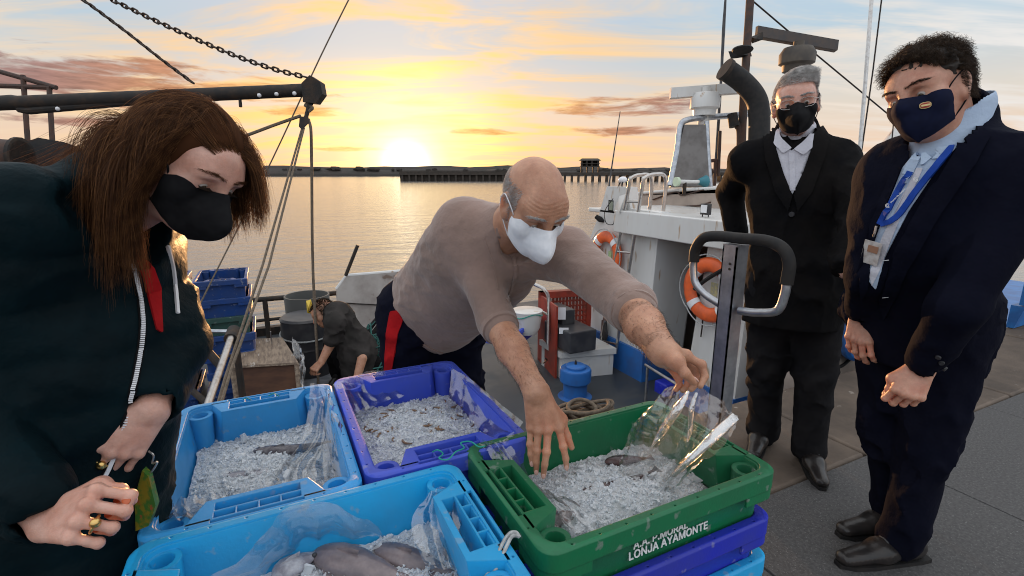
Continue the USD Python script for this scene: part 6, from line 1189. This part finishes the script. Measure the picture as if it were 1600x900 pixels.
# ------------------------------------------------------------------ the curly haired man at the right, in profile
def right_man():
    base = onz(1385, 850, 0); hc = at(1450, 146, 1.26)
    T_ = Thing('person', 'curly dark haired man in navy blazer and lanyard standing at the right', 'person', base)
    F = Frame(hc, camv(-.90, .30, -.27), camv(-.27, .05, .95), .93); nb = hc + camv(.066, -.02, -.108)
    fw = camv(-.80, .42, 0) * V(1, 1, 0); fw /= np.linalg.norm(fw); rt = np.cross(fw, V(0, 0, 1)); lf = -rt      # his left side is towards the camera
    hip = V(*(base * .75 + nb * .25)[:2], .90) - fw * .02 - RT * .035
    mid = nb * .5 + hip * .5
    sL, sR = nb + lf * .175 + V(0, 0, -.085) - fw * .03, nb - lf * .125 + V(0, 0, -.09) - fw * .02
    eL = bone(sL, 1496, 478, .30, False); wL = bone(eL, 1440, 574, .24, False); eR = sR + V(0, 0, -.29) + fw * .03; wR = at(1345, 490, 1.62)
    skin = head(F, dict(jaw=1.06, slit=.0058)); skin.seg(F(0, -.03, -.05), nb, .060, .068, .03)
    hL = hand_pose(wL, camv(-.52, .10, -.82), camv(-.25, .85, .25), 1, [(.9, 1.4, .7), (1.0, 1.45, .7), (1.05, 1.45, .7), (1.1, 1.4, .7)], [(.028, .020, -.010), (.060, .040, -.016), (.088, .034, -.030), (.106, .018, -.038)], 1.02)
    if hL['T'] @ camv(-.6, 0, .6) < 0: hL = hand_pose(wL, camv(-.52, .10, -.82), camv(-.25, .85, .25), -1, [(.9, 1.4, .7), (1.0, 1.45, .7), (1.05, 1.45, .7), (1.1, 1.4, .7)], [(.028, .020, -.010), (.060, .040, -.016), (.088, .034, -.030), (.106, .018, -.038)], 1.02)
    hR = hand_pose(wR, camv(-.15, .1, -1), camv(-.7, .5, 0), -1, [(.4, .6, .4)] * 4, [(.028, .020, -.010), (.060, .040, -.016), (.088, .034, -.030), (.106, .018, -.038)], 1.0)
    fine = Sdf(); hand_sdf(fine, hL); fine.seg(eL * .25 + wL * .75, wL, .034, .030, .012); fi2 = Sdf(); hand_sdf(fi2, hR); fi2.seg(wR - hR['F'] * .06, wR, .034, .028, .012)
    core = Sdf(); nc = nb * .72 + hip * .28; core.seg(nb, nc, .045, .08, .03); core.seg(nc, hip, .10, .11, .05)
    fA, fB = onz(1392, 828, 0), onz(1402, 872, 0)                    # far foot, near foot
    hA, hB = hip - lf * .09, hip + lf * .09
    for h_, f_ in ((hA, fA), (hB, fB)): core.seg(h_, h_ * .5 + f_ * .5, .07, .05, .03); core.seg(h_ * .5 + f_ * .5, f_ + V(0, 0, .08), .05, .04, .03)
    for s_, e, w in ((sL, eL, wL), (sR, eR, wR)): core.seg(nc, s_, .045, .035, .03); core.seg(s_, e, .045, .04, .03); core.seg(e, w, .038, .028, .02)
    T_.part('body', [skin.mesh(.003), fine.mesh(.0024), fi2.mesh(.003), core.mesh(.016)], warm_skin, True); eyes(T_, F, (0, .9, -.5)); brow_hairs(T_, F, dark_hair, 340, 13, 1.0, skin); nails(T_, hL, nail_look, (0, 1, 4))
    mm, mv, w_, k_ = mask_mesh(F, skin, .030, .124, .110, .098, (.065, .040, -.016), (.057, .026, -.086), seed=12); mp = T_.part('face_mask', mm, mask_navy, 50); straps(T_, F, mp, mask_black, .0018, (.065, .040, -.016), (.057, .026, -.086))
    MS = Sdf(); MS.add(lambda P: np.full(P.shape[:-1], 1.0), hc, hc)
    # small embroidered badge on the mask's left side: three stripes in a rounded frame
    tmv = F.arr(mv); row, col = int(k_ * .34), int(w_ * .24); c = tmv[row * w_ + col]; e1 = tmv[row * w_ + col + 2] - tmv[row * w_ + col - 2]; e2 = tmv[(row - 2) * w_ + col] - tmv[(row + 2) * w_ + col]; e1 /= np.linalg.norm(e1); nn = np.cross(e1, e2); nn /= np.linalg.norm(nn); nn = nn if nn @ look < 0 else -nn; e2 = np.cross(nn, e1)
    if e2 @ up < 0: e2 = -e2
    ellp = lambda a, b, n=24: [(a * math.copysign(abs(math.cos(t)) ** .7, math.cos(t)), b * math.copysign(abs(math.sin(t)) ** .8, math.sin(t))) for t in np.linspace(0, 2 * np.pi, n, endpoint=False)]
    yel, redb = pm('badge_yellow', (.62, .48, .22), .7), pm('badge_red', (.30, .03, .02), .7)
    T_.part('mask_badge', extrude(ellp(.0125, .0075), .0016, c + nn * .0022, e1, e2), yel, False, under=mp); T_.part('mask_badge', extrude(ellp(.0108, .0060), .0012, c + nn * .0034, e1, e2), redb, False, under=mp); T_.part('mask_badge', extrude([(-.0095, -.002), (.0095, -.002), (.0095, .0022), (-.0095, .0022)], .0012, c + nn * .0044, e1, e2), yel, False, under=mp)
    # curls
    keep = lambda L, g: (L[:, 2] > -.04) & ((L[:, 1] < .002) | (L[:, 2] > .052)) & (L[:, 1] < .064) & ((L[:, 2] > .02) | (L[:, 1] < -.022) | (np.abs(L[:, 1] - .004) < .012))
    P, N, L, g = scalp(F, skin, 11000, keep, 14); st = []; topw = np.clip((L[:, 2] - .03) * 16, .5, 1)
    for p, n, l, tw in zip(P, N, L, topw):
        d = n * .8 + F.dir(*(V(0, .6, .0) if l[1] > .02 else V(0, -.35, -.25))) * .6 + g.normal(0, .25, 3); d /= np.linalg.norm(d); a = np.cross(d, g.normal(0, 1, 3)); a /= np.linalg.norm(a); b = np.cross(d, a); ln = g.uniform(.022, .046) * tw; tt = np.linspace(0, 1, 10); ph = g.uniform(0, 6.28); r = g.uniform(.004, .010) * tw * tt ** .5; tn = g.uniform(1.0, 2.0)
        bend = (V(0, 0, -1) * .5 + F.dir(*V(0, .4 if l[1] > .02 else -.2, 0))) * ln * .5
        st.append(p + d * (ln * tt)[:, None] + bend * (tt ** 2)[:, None] + a * (r * np.cos(ph + tn * 6.28 * tt))[:, None] + b * (r * np.sin(ph + tn * 6.28 * tt))[:, None])
    cap = Sdf(folds(.008, 45, 4)); cap.ell(F(0, -.024, .050), F.M, V(.076, .092, .080), .01); cap.ell(F(0, .088, -.02), F.M, V(.10, .055, .072), .02, 's'); cap.ell(F(0, .012, -.06), F.M, V(.12, .05, .085), .02, 's'); T_.part('hair', cap.mesh(.005), pm('hair_under', (.016, .011, .008), .7), True)
    T_hair(T_, 'curls', st, .0011, curl_hair)
    # blazer
    S = Sdf(folds(.007, 8, 31, (1, 1, .7))); ch = nb * .60 + hip * .40 + fw * .03; hem = hip + V(0, 0, -.15) - fw * .045
    S.seg(nb + V(0, 0, -.10) - fw * .02, ch, .13, .165, .08, fw, .80); S.seg(ch, hip + fw * .0, .168, .172, .08, fw, .90); S.seg(hip, hem, .172, .175, .06, fw, .95)
    for s_, e, w in ((sL, eL, wL), (sR, eR, wR)): S.seg(nb + V(0, 0, -.06) - fw * .03, s_, .09, .082, .07); S.seg(s_, e, .069, .058, .05); S.seg(e, e * .12 + w * .88, .058, .046, .03)
    S.seg(nb + V(0, 0, -.05) - fw * .035, nb + V(0, 0, .044) - fw * .036, .098, .082, .02); S.seg(nb + V(0, 0, -.04) + fw * .03, nb + V(0, 0, .10) + fw * .04, .068, .075, .008, op='s')
    S.seg(eL * .15 + wL * .85, wL + (wL - eL) * .3, .038, .04, .006, op='s'); S.seg(eR * .15 + wR * .85, wR + (wR - eR) * .3, .038, .04, .006, op='s')
    hz_ = float(hem[2]) - .02; bz = T_.part('blazer', S.mesh(.009, [((0, 0, -1), -hz_)]), navy_cloth, True)
    Sc = Sdf(); Sc.seg(nb + V(0, 0, -.06), nb + V(0, 0, .075) - fw * .018, .083, .076, .02); Sc.seg(nb + V(0, 0, -.16), nb + V(0, 0, .13) - fw * .01, .067, .068, .005, op='s'); Sc.seg(nb + fw * .085 + V(0, 0, .10), nb + fw * .10 + V(0, 0, -.01), .050, .008, .010, op='s'); cb = T_.part('shirt_collar', Sc.mesh(.0022), blue_shirt, True)
    # shirt front, lanyard and badge, lapel edges: laid on the chest where they are seen
    sh_ = T_.part('shirt', patch(S, [(1432, 238), (1470, 232), (1492, 210), (1512, 170), (1522, 182), (1498, 226), (1462, 268), (1420, 330), (1384, 400), (1368, 452), (1358, 440), (1362, 388), (1388, 318), (1412, 262)], .004, step=5), blue_shirt, 40)
    T_.part('white_placket', patch(S, [(1434, 262), (1444, 262), (1404, 350), (1376, 420), (1362, 446), (1358, 430), (1380, 370)], .0055, step=4), white_shirt, 40, under=sh_)
    T_.part('shirt_collar', ribbon(S, [(1440, 250), (1462, 246), (1486, 226), (1510, 190), (1520, 172)], .030, .009), blue_shirt, 40, under=sh_); T_.part('shirt_collar', ribbon(S, [(1434, 246), (1424, 262), (1414, 284)], .022, .008), blue_shirt, 40, under=sh_)
    lan = Thing('lanyard', 'blue lanyard with clear badge holder hanging round the right man\'s neck', 'lanyard', at(1400, 330, 1.2)); lblue = pm('lanyard_blue', (.010, .05, .30), .6, (.014, .06, .34), 60, specular_ior_level=.15)
    lan.part('strap', ribbon(S, [(1512, 186), (1494, 222), (1462, 262), (1432, 300), (1404, 338), (1380, 350)], .014, .012), lblue, 40); lan.part('strap', ribbon(S, [(1424, 268), (1404, 302), (1388, 330), (1377, 350)], .014, .010), lblue, 40)
    P, N, ok = S.hit([(1376, 352), (1366, 392), (1391, 322), (1414, 298), (1434, 280)]); lan.part('clip', tube([P[0] + N[0] * .016, P[0] + N[0] * .018 + V(0, 0, -.02), P[0] * .6 + P[1] * .4 + N[0] * .018], .003, 6), stainless)
    u_ = P[1] - P[0]; u_ /= np.linalg.norm(u_); s_ = np.cross(u_, N[1]); s_ /= np.linalg.norm(s_); bc = P[1] + N[1] * .016; lan.part('badge_holder', extrude([(-.022, -.034), (.022, -.034), (.022, .034), (-.022, .034)], .0025, bc, s_, u_), pm('badge_card', (.55, .52, .5), .15, (.4, .35, .32), 60)); lan.part('badge_print', extrude([(-.016, -.022), (.010, -.022), (.010, -.002), (-.016, -.002)], .001, bc + N[1] * .002, s_, u_), pm('badge_photo', (.30, .16, .10), .2))
    for i in (2, 4): lan.part('emblem', [tube([P[i] + N[i] * .0135 + RT * math.cos(a) * r_ + up * math.sin(a) * r_ for a in np.linspace(0, 6.28, 16, endpoint=False)], .0007, 5, True) for r_ in (.0055, .0028)], white_print)
    ax_ = (P[4] - P[2]) / np.linalg.norm(P[4] - P[2]); tm = meshkit.text_mesh('Puerto de Huelva', .0042, .0006); tm.apply_translation([.010, -.002, 0]); n4 = N[3]; y4 = np.cross(n4, ax_); M4 = np.eye(4); M4[:3, 0], M4[:3, 1], M4[:3, 2], M4[:3, 3] = ax_, y4, n4, P[2] + N[2] * .0130; tm.apply_transform(M4); lan.part('lettering', tm, white_print, False)
    T_.part('lapel', patch(S, [(1518, 184), (1546, 214), (1520, 262), (1472, 330), (1420, 420), (1384, 500), (1372, 470), (1400, 392), (1442, 312), (1488, 246)], .009, .003, step=6), navy_cloth, 40, under=bz)
    T_.part('lapel', patch(S, [(1412, 262), (1398, 262), (1362, 350), (1342, 430), (1346, 470), (1356, 450), (1364, 388), (1390, 316)], .009, .003, step=5), navy_cloth, 40, under=bz)
    for p in ((1384, 405), (1376, 460)): P, N, ok = S.hit([p, (p[0] + 9, p[1] - 1)]); T_.part('buttonhole', tube([P[0] + N[0] * .012, P[1] + N[1] * .012], .0012, 5), tape_silver, 60, under=bz)
    for k in range(3): P, N, ok = S.hit([(1466 + 5 * k, 566 + 9 * k - 8)]); T_.part('cuff_button', lathe([(0, .004), (.006, .004), (.007, 0), (0, -.001)], P[0], 12, N[0]), black_plastic, 60, under=bz)
    S2 = Sdf(folds(.013, 8, 35, (1, 1, .6))); S2.seg(hip - lf * .05, hip + lf * .05, .145, .145, .05)
    for h_, f_, o in ((hA, fA, .02), (hB, fB, .0)): leg(S2, h_ + V(0, 0, -.05), h_ * .48 + f_ * .52 + V(0, 0, .02) + fw * o, f_ + V(0, 0, .08), (.102, .076, .066))
    T_.part('trousers', S2.mesh(.010), navy_cloth, True)
    fd = camv(-.93, .15, 0) * V(1, 1, 0); fd /= np.linalg.norm(fd); shoe(T_, fA - fd * .06, fA + fd * .23, .044); shoe(T_, fB - fd * .06, fB + fd * .24, .044)
    return T_
right_man()
# ------------------------------------------------------------------ the man stooping on the deck in the background
def deck_man():
    D_ = 4.45; base = V(*onz(548, 600, DECK)[:2], DECK)
    T_ = Thing('person', 'man in dark grey shirt stooping on the deck far behind, holding the rope', 'person', base)
    hc = at(505, 489, D_); F = Frame(hc, camv(-.75, .35, -.55), camv(-.4, .1, .9), .95); nb = at(527, 492, D_ + .03); hip = at(560, 548, D_ + .1) + V(0, 0, -.02)
    sR, sL = at(524, 503, D_ - .14), at(532, 500, D_ + .18); eR = at(536, 545, D_ - .2); wR = at(520, 575, D_ - .25); eR2 = at(573, 565, D_ - .12); wA = at(502, 566, D_ - .15); eA = at(515, 540, D_ - .1)
    skin = head(F, dict()); skin.seg(F(0, -.03, -.05), nb, .055, .06, .03)
    arms = Sdf(); arms.seg(eA, wA, .042, .030, .02); h1 = hand_pose(wA, camv(-.5, .3, -.6), camv(-.4, .8, .3), 1, [(.8, 1.2, .6)] * 4, [(.028, .020, -.010), (.060, .040, -.016), (.088, .034, -.030), (.106, .018, -.038)]); hand_sdf(arms, h1)
    arms.seg(at(566, 560, D_ - .1), at(558, 590, D_ - .15), .042, .032, .02); h2 = hand_pose(at(558, 590, D_ - .15), camv(-.2, .2, -1), camv(.6, .6, 0), 1, [(.4, .5, .3)] * 4, [(.028, .020, -.010), (.060, .040, -.016), (.088, .034, -.030), (.106, .018, -.038)]); hand_sdf(arms, h2)
    core = Sdf(); core.seg(nb, hip, .1, .11, .04); T_.part('body', [skin.mesh(.007), arms.mesh(.005), core.mesh(.02)], tan_skin, True)
    keep = lambda L, g: (L[:, 2] > -.03) & ((L[:, 1] < .02) | (L[:, 2] > .07)); P, N, L, g = scalp(F, skin, 3500, keep, 41); T_hair(T_, 'short_hair', list(np.stack([P, P + N * .008, P + N * .014 + g.normal(0, .004, P.shape)], 1)), .003, dark_hair)
    S = Sdf(folds(.014, 8, 43)); S.seg(nb, hip, .13, .16, .06); S.seg(nb, sR, .09, .08, .05); S.seg(nb, sL, .09, .08, .05); S.seg(sR, eA * .7 + sR * .3, .08, .062, .04); S.seg(sL, at(566, 556, D_ - .05), .08, .065, .05); S.seg(hip, hip + V(0, 0, -.12), .17, .17, .05)
    T_.part('shirt', S.mesh(.014), grey_cloth, True)
    S2 = Sdf(folds(.012, 8, 44)); 
    for o in (-.1, .1): leg(S2, hip + RT * o + V(0, 0, -.1), base + RT * (o - .03) + V(0, 0, .42), base + RT * o + V(0, 0, .06), (.10, .08, .07))
    T_.part('trousers', S2.mesh(.016), black_cloth, True)
    for o in (-.1, .1): shoe(T_, base + RT * o, base + RT * (o - .15) - V(0, .18, 0))
    g_ = Thing('work_glove', 'yellow rubber glove at the rail before the stooping deck man\'s head', 'glove', at(484, 481, D_ + .1)); g_.part('glove', hull([at(478, 470, D_ + .1), at(486, 468, D_ + .1), at(489, 480, D_ + .15), at(486, 490, D_ + .1), at(480, 489, D_ + .1), at(482, 480, D_)]), pm('yellow_rubber', (.55, .38, .02), .5), 60)
deck_man()
# yellow and green printed bag in the woman's left hand
tag_ = Thing('snack_bag', 'small yellow and green printed bag hanging from the woman\'s left hand', 'bag', at(225, 770, .90)); q = [at(222, 735, .90), at(232, 745, .89), at(243, 790, .89), at(232, 822, .90), at(212, 830, .905), at(210, 780, .905)]
tag_.part('bag', hull(q + [p + V(.004, .012, 0) for p in q]), pm('printed_bag', (.16, .12, .012), .3, (.03, .09, .015), 38, .45, .55, spots=(55, .6, (.25, .05, .02))), 40)
tag_.part('keys', [tube(bez([at(*p, .9) for p in ((232, 705), (240, 712), (238, 724), (246, 722), (236, 738), (228, 740))], 4), .0018, 6)], stainless)
